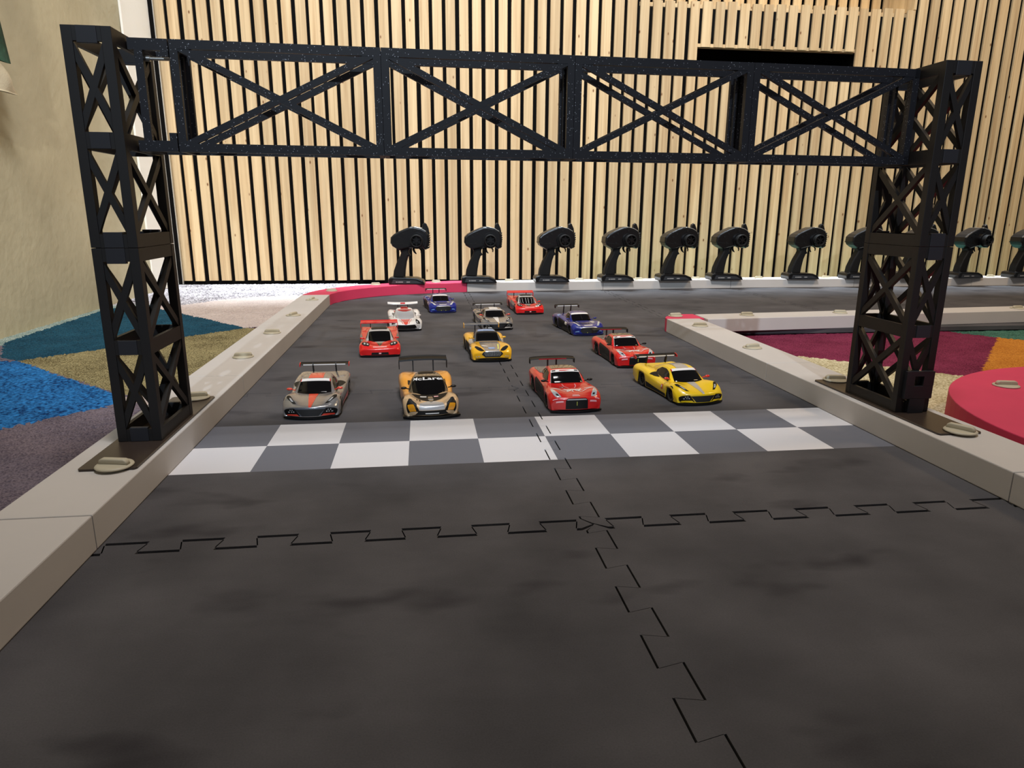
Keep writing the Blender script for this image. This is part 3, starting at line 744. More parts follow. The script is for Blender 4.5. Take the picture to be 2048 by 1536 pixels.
#@@CARS
# ---------------------------------------------------------------- model cars (millimetre tables)
def cr(p0, p1, p2, p3, t):
    return 0.5 * ((2 * p1) + (p2 - p0) * t + (2 * p0 - 5 * p1 + 4 * p2 - p3) * t * t + (3 * p1 - p0 - 3 * p2 + p3) * t ** 3)
WARP = [0, .36, .66, .78, .86, .93, 1.0]; WI = [k / 6 for k in range(7)]
class Loft:
    """stations: (y, [(x,z)...] centre to sill, bow); u in 0..1 centre to sill, signed for the side"""
    def __init__(s, st, arches=None, R=0.0, wz=0.0):
        s.y = [q[0] for q in st]; s.P = [np.array([(p[0], p[1]) for p in q[1]], float) for q in st]
        s.bow = [q[2] for q in st]; s.warp = None; s.arch = arches or []; s.R = R; s.wz = wz; s.n = len(st)
    def sec(s, v):
        """v in station index units"""
        v = min(max(v, 0), s.n - 1 - 1e-6); i = int(v); t = v - i
        a, b, c, d = max(i - 1, 0), i, min(i + 1, s.n - 1), min(i + 2, s.n - 1)
        f = lambda A: cr(A[a], A[b], A[c], A[d], t)
        y = s.y[b] + (s.y[c] - s.y[b]) * t
        return y, f(s.P), s.bow[b] + (s.bow[c] - s.bow[b]) * t
    def vy(s, y):
        for i in range(s.n - 1):
            if s.y[i] <= y <= s.y[i + 1]: return i + (y - s.y[i]) / max(s.y[i + 1] - s.y[i], 1e-6)
        return 0 if y < s.y[0] else s.n - 1
    def pt(s, v, u):
        y, P, bow = s.sec(v)
        if s.arch:
            for yw in s.arch:
                dd = s.R ** 2 - (y - yw) ** 2
                if dd > 0:
                    z = s.wz + math.sqrt(dd)
                    P = P.copy(); P[-1, 1] = max(P[-1, 1], min(z, P[-3, 1] - 1)); P[-2, 1] = max(P[-2, 1], P[-1, 1] + 0.8)
        m = len(P) - 1; au = min(abs(u), 1)
        if s.warp: au = float(np.interp(au, s.warp, WI))
        w = au * m; i = min(int(w), m - 1); t = w - i
        q = cr(P[max(i - 1, 0)], P[i], P[i + 1], P[min(i + 2, m)], t)
        if i == 0 and t < 1: q[0] = abs(q[0]) if True else q[0]
        wm = P[:, 0].max() + 1e-6
        sg = -1 if u < 0 else 1
        x = max(q[0], 0.0)
        if u == 0: x = 0
        return Vector((sg * x, y + bow * (x / wm) ** 2.2, q[1])) * 0.001
    def nrm(s, v, u):
        e = 0.02
        a = s.pt(v + e, u) - s.pt(max(v - e, 0), u); b = s.pt(v, u + e if u + e <= 1 else u) - s.pt(v, u - e if u - e >= -1 else u)
        n = b.cross(a)
        if n.length < 1e-12: return Vector((0, 0, 1))
        n.normalize()
        c = s.pt(v, u); 
        if n.dot(Vector((c.x, 0, c.z - 0.004))) < 0: n = -n
        return n
def shell(L, nv, nu, v0=0, v1=None, mi=0):
    v1 = L.n - 1 if v1 is None else v1
    vs = [L.pt(v0 + (v1 - v0) * j / nv, -1 + 2 * i / nu) for j in range(nv + 1) for i in range(nu + 1)]
    fs = [(j * (nu + 1) + i, j * (nu + 1) + i + 1, (j + 1) * (nu + 1) + i + 1, (j + 1) * (nu + 1) + i) for j in range(nv) for i in range(nu)]
    return vs, fs
def patch(mb, L, rows, off=0.25, nv=10, nu=10, mi=0, flip=False, thick=False):
    """rows: (y or ('v',v), uL, uR) ; surface patch lifted by off mm"""
    R = []
    for r in rows:
        v = r[0][1] if isinstance(r[0], tuple) else L.vy(r[0]); R.append((v, r[1], r[2]))
    m = len(R) - 1; vs = []
    NV = nv * m
    for j in range(NV + 1):
        w = j / nv; i = min(int(w), m - 1); t = w - i
        a = [R[i][k] + (R[i + 1][k] - R[i][k]) * t for k in range(3)]
        for k in range(nu + 1):
            u = a[1] + (a[2] - a[1]) * k / nu
            if flip: u = -u
            vs.append(L.pt(a[0], u) + L.nrm(a[0], u) * off * 0.001)
    fs = [(j * (nu + 1) + i, j * (nu + 1) + i + 1, (j + 1) * (nu + 1) + i + 1, (j + 1) * (nu + 1) + i) for j in range(NV) for i in range(nu)]
    if flip: fs = [f[::-1] for f in fs]
    mb.add(vs, fs, mi, True)
FONT_CACHE = {}
def text_mesh(s):
    if s not in FONT_CACHE:
        c = bpy.data.curves.new('t', 'FONT'); c.body = s; c.align_x = 'CENTER'; c.align_y = 'CENTER'; c.offset = 0.02
        o = bpy.data.objects.new('t', c); COL.objects.link(o)
        dg = bpy.context.evaluated_depsgraph_get(); me = bpy.data.meshes.new_from_object(o.evaluated_get(dg))
        bm = bmesh.new(); bm.from_mesh(me); bmesh.ops.triangulate(bm, faces=bm.faces[:])
        vs = [v.co.copy() for v in bm.verts]; fs = [[v.index for v in f.verts] for f in bm.faces]
        bm.free(); bpy.data.objects.remove(o); bpy.data.curves.remove(c)
        x = [v.x for v in vs]; y = [v.y for v in vs]; w = max(x) - min(x); h = max(y) - min(y)
        xm = (max(x) + min(x)) / 2; ym = (max(y) + min(y)) / 2
        FONT_CACHE[s] = ([((v.x - xm) / w, (v.y - ym) / h) for v in vs], fs)
    return FONT_CACHE[s]
def text_on(mb, L, s, y, u, w, h, off=0.5, mi=0, rot=0.0):
    """lettering mapped on a loft: centred at (y,u), w mm across, h mm along; read from the front"""
    V, F = text_mesh(s); out = []
    v0 = L.vy(y); e = 0.02
    du = (L.pt(v0, u + e) - L.pt(v0, u)).length / e * 1000
    sgn = 1
    for a, b in V:
        px, py = a * w, b * h
        px, py = px * math.cos(rot) - py * math.sin(rot), px * math.sin(rot) + py * math.cos(rot)
        uu = u + px / du; vv = L.vy(y + py)
        uu = max(-1, min(1, uu)); out.append(L.pt(vv, uu) + L.nrm(vv, uu) * off * 0.001)
    mb.add(out, F, mi)

def paint(name, rgb, metal=0.0, rough=0.3, coat=0.8): return mat(name, rgb, rough, metal, coat)
K = dict(
    black=mat('black_gloss', (9, 9, 10), .45, 0, 0, .3), matt=mat('black_matt', (16, 16, 17), .6), glass=mat('tinted_glass', (10, 8, 8), .08, 0, 0.0, .25),
    red=paint('red_gloss', (206, 14, 16)), brick=paint('orange_red_gloss', (214, 60, 40)), yellow=paint('yellow_gloss', (238, 196, 8)),
    amber=paint('amber_yellow_gloss', (232, 172, 24)), orange=paint('orange_gloss', (226, 150, 40)), white=paint('white_gloss', (226, 224, 222)),
    blue=paint('blue_gloss', (16, 32, 122)), chrome=paint('grey_chrome', (150, 146, 144), .55, .2, .5), gun=paint('gunmetal', (84, 92, 106), .4, .3),
    champ=paint('champagne_silver', (226, 192, 150), .35, .28), silver=paint('silver_gloss', (190, 190, 192), .4, .28), brown=paint('bronze_brown', (120, 104, 84), .5, .25),
    lamp=mat('clear_lamp', (196, 198, 200), .12, .3, 1.0), lampo=mat('amber_lamp', (226, 150, 20), .15, 0.1, 1.0), pinkw=paint('pale_pink_decal', (236, 170, 176)),
    ltblue=paint('pale_blue_decal', (120, 160, 216)), navy=paint('navy', (22, 28, 74)), darkred=paint('dark_red', (150, 20, 30)), lime=paint('lime_decal', (214, 214, 80)))

def wheel_parts(root, x, y, r, wd, side, rimc):
    e = MB()
    e.lathe((0, 0, 0), [(r * .62, -wd / 2 * side), (r * .92, -wd / 2 * side), (r, -wd * .36 * side), (r, wd * .36 * side), (r * .93, wd / 2 * side), (r * .70, wd / 2 * side), (r * .66, wd * .30 * side)], 'X', 28)
    t = e.build('wheel', K['matt'], root, (x, y, r))
    s = MB(); xo = side * wd * .30
    s.lathe((0, 0, 0), [(0.0002, xo), (r * .16, xo), (r * .2, xo - side * .0008)], 'X', 16)
    for k in range(10):
        a = 2 * PI * k / 10
        s.bar((xo - side * .0006, math.cos(a) * r * .1, math.sin(a) * r * .1), (xo, math.cos(a) * r * .67, math.sin(a) * r * .67), r * .09, .0012, (1, 0, 0))
    s.lathe((0, 0, 0), [(r * .62, xo), (r * .70, xo + side * .001), (r * .70, xo - side * .002)], 'X', 28)
    s.build('rim', rimc, t)

def car(spec, x, y, yaw, label, group=None):
    """x,y: middle of the front bumper; yaw: degrees the tail points towards +X"""
    S = spec; L = S['L']; th = -math.radians(yaw)
    cx = x + math.sin(math.radians(yaw)) * L / 2000; cy = y + math.cos(math.radians(yaw)) * L / 2000
    r = empty('model_race_car', (cx, cy, 0.0004), th); tag(r, label, 'model car', group or 'model race cars lined up on the starting grid')
    def st(rows):
        out = []
        for q in rows:
            yy, zc, zf, w, zb, bow = q[:6]; k = q[6] if len(q) > 6 else .74
            zm = max(zf - 7, zb + (zf - zb) * .45)
            out.append((yy - L / 2, [(0, zc), (.36 * w, zc + (zf - zc) * .12), (k * w, zf), (.93 * w, zf - min(2.2, (zf - zb) * .25)), (w, zm), (.985 * w, (zm + zb) / 2 - 0.5), (.965 * w, zb)], bow))
        return out
    yf, yr = S['axle'][0] - L / 2, S['axle'][1] - L / 2; R = S.get('R', 12.2)
    B = Loft(st(S['body']), (yf, yr), R + 1.3, R - 0.6)
    B.warp = WARP
    cb = []
    for q in S['cabin']:
        yy, zt, wt, wb, zb = q[:5]; bow = q[5] if len(q) > 5 else 0; wb += 2 if yy < 100 else 0; wt += .8 if yy < 100 else 0
        cb.append((yy - L / 2, [(0, zt), (.55 * wt, zt - .25), (.92 * wt, zt - 1.0), (wt + .8, zt - 2.2), ((wt + wb) / 2 + 1.0, (zt + zb) / 2), (wb, zb)], bow))
    C = Loft(cb)
    P_ = lambda nm, m, par=None, mb=None: mb.build(nm, m, par or r)
    m = MB(); vs, fs = shell(B, 90, 44); m.add(vs, fs, 0, True); n = len(vs)
    m.add([vs[i] for i in range(45)], [list(range(45))]); m.add([vs[-45 + i] for i in range(45)], [list(range(45))[::-1]])
    body = P_('body', K[S['paint']], None, m)
    m = MB(); vs, fs = shell(C, 40, 30); m.add(vs, fs, 0, True); P_('cabin', K[S.get('roof', S['paint'])], None, m)
    m = MB(); w = S['body'][3][3] * .001
    m.box((-w * .80, -L / 2000 + .010, .0025), (w * .80, L / 2000 - .004, .014)); m.box((-w * .93, (yf + R + 2) / 1000, .0022), (w * .93, (yr - R - 2) / 1000, .010))
    P_('chassis', K['matt'], None, m)
    wd = .0095
    for yy in (yf, yr):
        for sd in (-1, 1):
            wheel_parts(r, sd * (S['tw'] / 1000 - wd / 2), yy / 1000, R / 1000, wd, sd, K[S.get('rim', 'matt')])
    # front splitter
    m = MB(); w0 = S['body'][1][3]; sp = S.get('split', (-1, 1))
    pts = []
    for k in range(17):
        a = -1 + 2 * k / 16; pts.append((a * (w0 + sp[0] + 1), -L / 2 - sp[1] + S['body'][0][5] * abs(a) ** 2.2))
    pts += [(w0 + sp[0], -L / 2 + 18), (-w0 - sp[0], -L / 2 + 18)]
    m.prism([(p[0] / 1000, p[1] / 1000) for p in pts], .0024, Matrix.Translation((0, 0, .0014)))
    P_('front_splitter', K[S.get('splitc', 'matt')], None, m)
    # glass
    def patches(nm, mt, LL, rows, both=False, off=.22, nu=12, nv=8, par=None, lab=None):
        for fl in ((False, True) if both else (False,)):
            m = MB(); patch(m, LL, rows, off, nv, nu, 0, fl); o = m.build(nm, K[mt], par or r)
            if lab: tag(o, lab)
    o = L / 2
    for nm, mt, which, rows, both, *ex in S['patches']:
        LL = B if which == 'B' else C
        rr = [((('v', q[0][1]) if isinstance(q[0], tuple) else q[0] - o), q[1], q[2]) for q in rows]
        if nm == 'windscreen': rr = [(a, b * k, c * k) for (a, b, c), k in zip(rr, (1.25, 1.14, 1.08, 1.04))]
        patches(nm, mt, LL, rr, both, *(ex[:1] if ex else (.22,)))
    for s_, mt, which, yy, u, ww, hh, *ex in S.get('text', []):
        m = MB(); text_on(m, B if which == 'B' else C, s_, yy - o, u, ww, hh, ex[0] if ex else .5, 0, ex[1] if len(ex) > 1 else 0); P_('lettering', K[mt], None, m)
    # rear wing
    wn = S['wing']; wy_, wz, ww, wc = wn['y'] - o, wn['z'], wn['w'], wn.get('chord', 9)
    m = MB(); nseg = 18
    vs = []
    prof = [(-.5, 0), (-.45, .9), (-.1, 1.3), (.3, 1.9), (.5, 2.6), (.48, 1.9), (.1, .3), (-.3, -.3)]
    for k in range(nseg + 1):
        a = -1 + 2 * k / nseg; zz = wn.get('arc', 0) * (1 - a * a) + (wn.get('drop', 0) * -abs(a) ** 6)
        ch = wc * (1 - wn.get('taper', 0) * abs(a) ** 3)
        for q in prof: vs.append((a * ww / 1000, (wy_ + q[0] * ch) / 1000, (wz + zz + q[1] * wn.get('th', 1.25)) / 1000))
    n = len(prof); fs = [(k * n + i, k * n + (i + 1) % n, (k + 1) * n + (i + 1) % n, (k + 1) * n + i) for k in range(nseg) for i in range(n)]
    fs += [list(range(n))[::-1], [nseg * n + i for i in range(n)]]
    m.add(vs, fs, 0, False); wing = P_('rear_wing', K[wn['c']], None, m)
    for sx in (-1, 1):
        if wn.get('plate'):
            ph, pz, pl = wn['plate']
            m = MB(); m.prism([(-pl / 2, -pz), (pl / 2, -pz), (pl / 2, ph), (pl * .1, ph), (-pl / 2, ph * .4)], .0011 * 1000,
                              Matrix.Scale(.001, 4) @ Matrix.Translation((sx * ww - .55, wy_, wz)) @ Matrix.Rotation(PI / 2, 4, 'Z') @ Matrix.Rotation(PI / 2, 4, 'X'))
            P_('end_plate', K[wn.get('pc', 'black')], wing, m)
        m = MB()
        for sx2 in wn['struts']:
            xx = sx * sx2 / 1000
            if wn.get('swan'):
                m.bar((xx, (wy_ - 2) / 1000, (wz + 2.5) / 1000), (xx, (wy_ - 5) / 1000, (wz - 1) / 1000), .003, .0017, (1, 0, 0)); m.bar((xx, (wy_ - 4.5) / 1000, (wz + .5) / 1000), (xx, (wy_ - 1) / 1000, wn['sz'] / 1000), .0045, .0017, (1, 0, 0))
            else:
                m.bar((xx, wy_ / 1000, (wz + wn.get('arc', 0) * (1 - (sx2 / ww) ** 2)) / 1000), (xx, (wy_ + wn.get('sy', 0)) / 1000, wn['sz'] / 1000), .005, .0016, (1, 0, 0))
        P_('wing_strut', K[wn.get('stc', 'black')], wing, m)
    for s_, mt in wn.get('text', []):
        m = MB(); V, F = text_mesh(s_); tw = ww * wn.get('textw', 1.4)
        m.add([((a * tw) / 1000, (wy_ - wc * .5 + (b + .5) * 1.0 - .35) / 1000, (wz + wn.get('arc', 0) * (1 - (a * tw / ww) ** 2) + .35 + (b + .5) * 2.2 - .6) / 1000) for a, b in V], F, 0); P_('wing_lettering', K[mt], wing, m)
    if wn.get('stripe'):
        m = MB(); a0, a1, cc = wn['stripe']
        m.box((a0 * ww / 1000, (wy_ - wc * .53) / 1000, (wz - .1) / 1000), (a1 * ww / 1000, (wy_ - wc * .50) / 1000, (wz + (3.4 if wn['c'] == 'white' else 1.5)) / 1000)); P_('wing_decal', K[cc], wing, m)
    # mirrors
    mx, my, mz, mc = S['mirror']
    for sx in (-1, 1):
        m = MB(); c = Vector((sx * mx, my - o, mz)) * .001
        bm = bmesh.new(); bmesh.ops.create_uvsphere(bm, u_segments=14, v_segments=8, radius=1)
        for v in bm.verts: v.co = Vector((v.co.x * .0042, v.co.y * .0022, v.co.z * .0019)) + c
        m.bm(bm, 0, True); m.bar(c, c + Vector((-sx * .0075, .002, -.0022)), .0012, .0012); P_('mirror', K[mc], None, m)
    return r

# ---- body tables: y, centre height, fender height, half width, bottom height, bow (, fender position)
VETTE = dict(L=166, axle=(30, 128), tw=37.5, body=[(0, 4.5, 4.5, 31, 3.5, 10), (.6, 16.5, 15.5, 36, 3.5, 10), (5, 19, 19.5, 37.4, 3.5, 9), (14, 21, 24.5, 38.3, 3.2, 7), (28, 23.5, 27.5, 38.5, 3, 3), (42, 25, 26.5, 38, 3, 1),
      (60, 25.5, 24, 37, 3, 0), (84, 26, 25, 37.2, 3, 0), (108, 27, 29, 38.6, 3, 0), (130, 28, 30.5, 39.3, 3, 0), (150, 28.5, 30, 39.2, 4, 0), (165, 27.5, 28.5, 38, 9, -3), (166, 12, 12, 37, 10, -3)],
    cabin=[(38, 23.5, 22, 26, 22.5, 6), (45, 28, 21.5, 27, 23, 5), (60, 37.2, 19.5, 27.5, 23.5, 3.5), (68, 41, 18.5, 27.5, 23.5, 2.5), (80, 42.6, 18, 27, 24, 0), (98, 41.5, 17, 26, 24.5, 0), (120, 36, 14.5, 22, 25, 0), (145, 29, 10, 15, 26, 0)],
    mirror=(33, 52, 29, 'red'))
def vette(paintc, stripe, roof_s, banner, bsq, low, acc, mirror, wing_pc, extra, text, sidec='acc', group=None):
    d = dict(VETTE); d['paint'] = paintc; d['mirror'] = (34, 52, 30, mirror); d['splitc'] = 'black'
    d['patches'] = [
        ('lower_bumper', low, 'B', [(('v', .12), -.80, .80), (('v', .75), -.80, .80), (('v', .98), -.72, .72)], False, .2),
        ('grille', 'matt', 'B', [(('v', .10), -.34, .34), (('v', .45), -.42, .42), (('v', .80), -.50, .50)], False, .5),
        ('corner_intake', 'black', 'B', [(('v', .15), .40, .82), (('v', .55), .46, .84), (('v', .95), .52, .80)], True, .45),
        ('bumper_accent', acc, 'B', [(('v', .12), .42, .80), (('v', .34), .48, .80)], True, .8),
        ('headlight', 'black', 'B', [(7, .46, .54), (12, .52, .66), (19, .60, .72), (25, .68, .72)], True, .3),
        ('headlight_lens', 'lamp', 'B', [(10, .53, .59), (13, .57, .64), (17, .62, .67)], True, .55),
        ('hood_stripe', stripe, 'B', [(('v', 1.1), -.07, .07), (10, -.10, .10), (22, -.14, .14), (41, -.19, .19)], False, .3),
        ('windscreen', 'glass', 'C', [(40, -.44, .44), (46, -.5, .5), (56, -.54, .54), (66, -.56, .56)], False, .25),
        ('windscreen_banner', banner, 'C', [(61.5, -.52, .52), (67, -.545, .545)], False, .55),
        ('banner_end', bsq, 'C', [(61.5, .44, .53), (67, .45, .56)], True, .75),
        ('side_window', 'glass', 'C', [(52, .80, .95), (60, .70, .95), (78, .66, .95), (92, .68, .93), (102, .80, .90)], True, .3),
        ('roof_stripe', roof_s, 'C', [(68, -.19, .19), (80, -.19, .19), (100, -.19, .19)], False, .45),
        ('side_intake', 'black', 'B', [(84, .62, .70), (92, .58, .76), (103, .52, .80)], True, .3),
        ('side_skirt', acc, 'B', [(46, .95, .99), (70, .94, .99), (112, .93, .99)], True, .35)] + extra
    d['text'] = text
    d['wing'] = dict(y=160, z=40.5, w=36.5, chord=9, c='black', plate=(3.2, 2.4, 10), pc=wing_pc, struts=(17,), sz=30, swan=True, stripe=(-.86, .86, 'white'))
    return d
lamps = [('fog_lamp', 'lamp', 'B', [(('v', .52), a, a + .035), (('v', .62), a, a + .035)], True, .9) for a in (.54, .61, .68)] + \
        [('fog_lamp', 'lamp', 'B', [(('v', .72), a, a + .03), (('v', .80), a, a + .03)], True, .9) for a in (.57, .64)]
GREY_RED = vette('chrome', 'brick', 'brick', 'white', 'red', 'gun', 'brick', 'brick', 'red', lamps, [])
YELLOW = vette('yellow', 'silver', 'silver', 'white', 'red', 'yellow', 'yellow', 'red', 'red', lamps + [('door_roundel', 'red', 'B', [(55, -.90, -.82), (61, -.90, -.82)], False, .5)], [('3', 'white', 'B', 58, -.86, 3.4, 3.5, .8, 0)])
YELLOW['patches'] = [p if p[0] != 'side_skirt' else ('side_skirt', 'black', 'B', [(46, .95, .99), (70, .94, .99), (112, .93, .99)], True, .35) for p in YELLOW['patches']]
GREY_WHITE = vette('chrome', 'white', 'white', 'silver', 'silver', 'black', 'white', 'brick', 'black', lamps, [])

SENNA = dict(L=168, axle=(31, 128), tw=37.5, paint='champ', roof='brown', split=(3.5, 3), splitc='black',
    body=[(0, 5, 5, 29, 3.5, 8), (.6, 15.5, 15.5, 34, 3.5, 8), (5, 18.5, 20.5, 36.5, 3.5, 7), (14, 20.5, 25.5, 37.8, 3.2, 4), (28, 21.5, 26.5, 38, 3, 2), (44, 24.5, 25, 36.5, 3, 0), (60, 25.5, 23.5, 34.5, 3, 0),
      (84, 27, 27.5, 36, 3, 0, .8), (108, 30, 34, 38.3, 3, 0, .78), (128, 31, 35, 38.8, 3, 0, .78), (150, 29, 31, 38.5, 5, 0), (166, 26, 27, 37, 10, -2), (168, 14, 14, 36, 12, -2)],
    cabin=[(34, 22.5, 18, 22, 21.5, 9), (42, 27, 20.5, 25, 22.5, 8), (56, 36.5, 20.5, 26, 23, 6), (68, 42, 18.5, 25.5, 24, 3.5), (80, 43.5, 17, 24.5, 25, 0), (100, 42, 14, 22, 27, 0), (125, 37, 9, 16, 29, 0), (150, 30, 6, 10, 28, 0)],
    patches=[('windscreen', 'glass', 'C', [(37, -.40, .40), (45, -.54, .54), (56, -.60, .60), (70, -.55, .55)], False, .25),
      ('bonnet_vent', 'black', 'B', [(15, -.16, .16), (19, -.32, .32), (26, -.50, .50), (38, -.60, .60)], False, .35),
      ('bonnet_nose_badge', 'brown', 'B', [(12, -.05, .05), (17, -.12, .12), (31, -.11, .11)], False, .7), ('nose_badge_rim', 'white', 'B', [(18.5, -.12, .12), (20.5, -.12, .12)], False, 1.0),
      ('bonnet_decal', 'white', 'B', [(29.5, -.36, -.16), (32.5, -.36, -.16)], False, .6), ('bonnet_decal', 'pinkw', 'B', [(29.5, .16, .30), (32.5, .16, .30)], False, .6),
      ('front_bumper_opening', 'black', 'B', [(('v', .06), -.70, .70), (('v', .40), -.56, .56), (('v', .62), -.50, .50)], False, .35),
      ('headlight_surround', 'black', 'B', [(('v', .5), .48, .84), (('v', 1.2), .52, .80), (('v', 2.0), .50, .76), (('v', 2.6), .60, .70), (('v', 2.9), .64, .68)], True, .4),
      ('headlight', 'lampo', 'B', [(('v', .55), .58, .76), (('v', 1.0), .58, .76), (('v', 1.7), .60, .74)], True, .8),
      ('bumper_decal', 'white', 'B', [(('v', .26), -.30, .30), (('v', .36), -.30, .30)], False, .7),
      ('nose_panel', 'silver', 'B', [(('v', .66), -.48, .48), (('v', 1.1), -.46, .46), (8, -.40, .40), (14, -.16, .16)], False, .25),
      ('side_window', 'glass', 'C', [(50, .76, .93), (60, .66, .93), (80, .64, .93), (96, .72, .90)], True, .3),
      ('rear_fender', 'orange', 'B', [(72, .36, .985), (84, .30, .985), (104, .28, .985), (128, .30, .985), (160, .34, .985)], True, .2),
      ('front_fender_side', 'orange', 'B', [(20, .86, .985), (34, .72, .985), (50, .56, .985), (72, .40, .985)], True, .2),
      ('shoulder_intake', 'black', 'B', [(76, .44, .56), (84, .42, .62), (96, .42, .60)], True, .5),
      ('roof_scoop', 'black', 'C', [(84, -.28, .28), (90, -.30, .30), (96, -.2, .2)], False, 1.2)],
    text=[('McLaren', 'white', 'C', 63, 0, 32, 6.2, .7), ('12', 'black', 'B', 15.5, -.42, 6, 6, .6)],
    mirror=(34.5, 52, 31, 'black'),
    wing=dict(th=2.3, y=160, z=46, w=36.5, chord=12, c='black', arc=1.6, plate=(1.5, 12, 8), pc='black', struts=(15.5,), sz=30, sy=-3))

GTR = dict(L=166, axle=(31, 130), tw=37, R=12.4, paint='red', roof='red', split=(.3, 1.6), splitc='black',
    body=[(0, 5, 5, 31, 3.5, 6), (.6, 20, 18.5, 35, 3.5, 6), (5, 22.5, 22.5, 36.7, 3.5, 5), (14, 24.5, 27, 37.8, 3.2, 3), (30, 26.5, 29, 38.3, 3, 1), (46, 27, 28.5, 37, 3, 0, .8), (62, 28.5, 28, 35, 3, 0, .82),
      (84, 29, 28, 34.5, 3, 0, .84), (106, 29.5, 29.5, 36.5, 3, 0, .82), (130, 30, 31.5, 38.5, 3, 0, .8), (150, 30.5, 31, 38.5, 5, 0, .8), (164, 29.5, 29.5, 37.5, 10, -2), (166, 14, 14, 36, 12, -2)],
    cabin=[(56, 28.5, 22.5, 26.5, 27, 4.5), (60, 31, 22.5, 27, 27, 4), (72, 40.5, 20.5, 27.5, 27.5, 2.5), (80, 44, 19.3, 27.5, 28, 1), (94, 45.2, 18.8, 27.5, 28, 0), (112, 43.8, 17.5, 26.5, 28.5, 0), (132, 37.5, 15, 23, 29, 0), (152, 31, 12, 17, 29.5, 0)],
    patches=[('windscreen', 'glass', 'C', [(57, -.5, .5), (62, -.52, .52), (77, -.52, .52)], False, .25),
      ('windscreen_banner', 'white', 'C', [(73.5, -.52, .52), (79.5, -.54, .54)], False, .55),
      ('windscreen_pillar', 'white', 'C', [(58, .50, .54), (66, .51, .55), (79, .52, .56)], True, .5),
      ('banner_decal', 'black', 'C', [(75, .26, .42), (77.5, .26, .42)], True, .8), ('banner_decal', 'red', 'C', [(75.2, -.16, .02), (77.2, -.13, .16)], False, .8),
      ('side_window', 'glass', 'C', [(66, .78, .94), (78, .68, .94), (98, .66, .94), (112, .70, .93), (124, .80, .90)], True, .3),
      ('grille', 'black', 'B', [(('v', .08), -.47, .47), (('v', .85), -.43, .43), (('v', 1.1), -.36, .36)], False, .5),
      ('grille_bar', 'silver', 'B', [(('v', .88), -.40, .40), (('v', 1.0), -.36, .36)], False, .8),
      ('grille_badge', 'lime', 'B', [(('v', .42), -.015, .015), (('v', .72), -.02, .02)], False, .9),
      ('headlight', 'lamp', 'B', [(3.5, .52, .66), (8, .54, .70), (14, .60, .72), (23, .68, .72)], True, .35),
      ('headlight_bulb', 'black', 'B', [(6.5, .57, .65), (10, .60, .67)], True, .6),
      ('nose_decal', 'pinkw', 'B', [(5.0, -.17, .17), (7.2, -.17, .17)], False, .4), ('nose_decal', 'pinkw', 'B', [(8.0, -.15, .15), (9.8, -.15, .15)], False, .4),
      ('bumper_decal', 'pinkw', 'B', [(('v', .70), .50, .72), (('v', .86), .50, .70)], True, .5), ('bumper_decal', 'pinkw', 'B', [(('v', 1.1), .66, .78), (('v', 1.25), .66, .78)], True, .5),
      ('hood_line', 'white', 'B', [(24, .12, .22), (25.2, .20, .34), (26.5, .36, .40)], True, .4), ('hood_line', 'white', 'B', [(28, .42, .62), (29.3, .42, .70)], True, .4),
      ('hood_line', 'white', 'B', [(18, -.03, 0), (22, -.10, -.05), (27, .02, .05), (30, -.06, -.01)], False, .4), ('hood_line', 'white', 'B', [(25, -.20, .12), (26.5, -.24, .18)], False, .45),
      ('hood_line', 'pinkw', 'B', [(33, .12, .15), (44, .24, .27), (54, .27, .29)], True, .4), ('hood_line', 'white', 'B', [(26, .16, .22), (23.6, .22, .26), (26.2, .26, .30), (23.9, .30, .36)][:1] + [(27.5, .16, .34)], False, .4),
      ('hood_line', 'white', 'B', [(24.5, .50, .72), (26.2, .50, .72)], True, .42), ('hood_line', 'white', 'B', [(19, .30, .34), (26.2, .50, .54)], True, .42), ('hood_line', 'white', 'B', [(19, .26, .33), (23, .12, .18), (27, .06, .12)], True, .42), ('hood_line', 'white', 'B', [(27, -.30, .30), (28.4, -.22, .22)], False, .45), ('hood_line', 'white', 'B', [(22, .20, .24), (30, .30, .34)], True, .42), ('hood_number', 'white', 'B', [(36, -.40, -.28), (40, -.42, -.27)], False, .4),
      ('door_panel', 'matt', 'B', [(52, .86, .985), (74, .83, .985), (112, .80, .985)], True, .3),
      ('rear_quarter', 'gun', 'B', [(118, .30, .62), (134, .30, .64), (158, .30, .66)], True, .3),
      ('roof_decal', 'brown', 'C', [(84, -.40, .40), (98, -.42, .42), (110, -.40, .40)], False, .3)],
    text=[('23', 'darkred', 'B', 38.2, -.345, 6, 4.2, .7)],
    mirror=(34.5, 62, 32, 'black'),
    wing=dict(y=162, z=42.5, w=36, chord=10, c='black', plate=(1.2, 6.5, 8), pc='black', struts=(7,), sz=31, arc=.8, stripe=(-.62, .62, 'darkred'), drop=1.0))

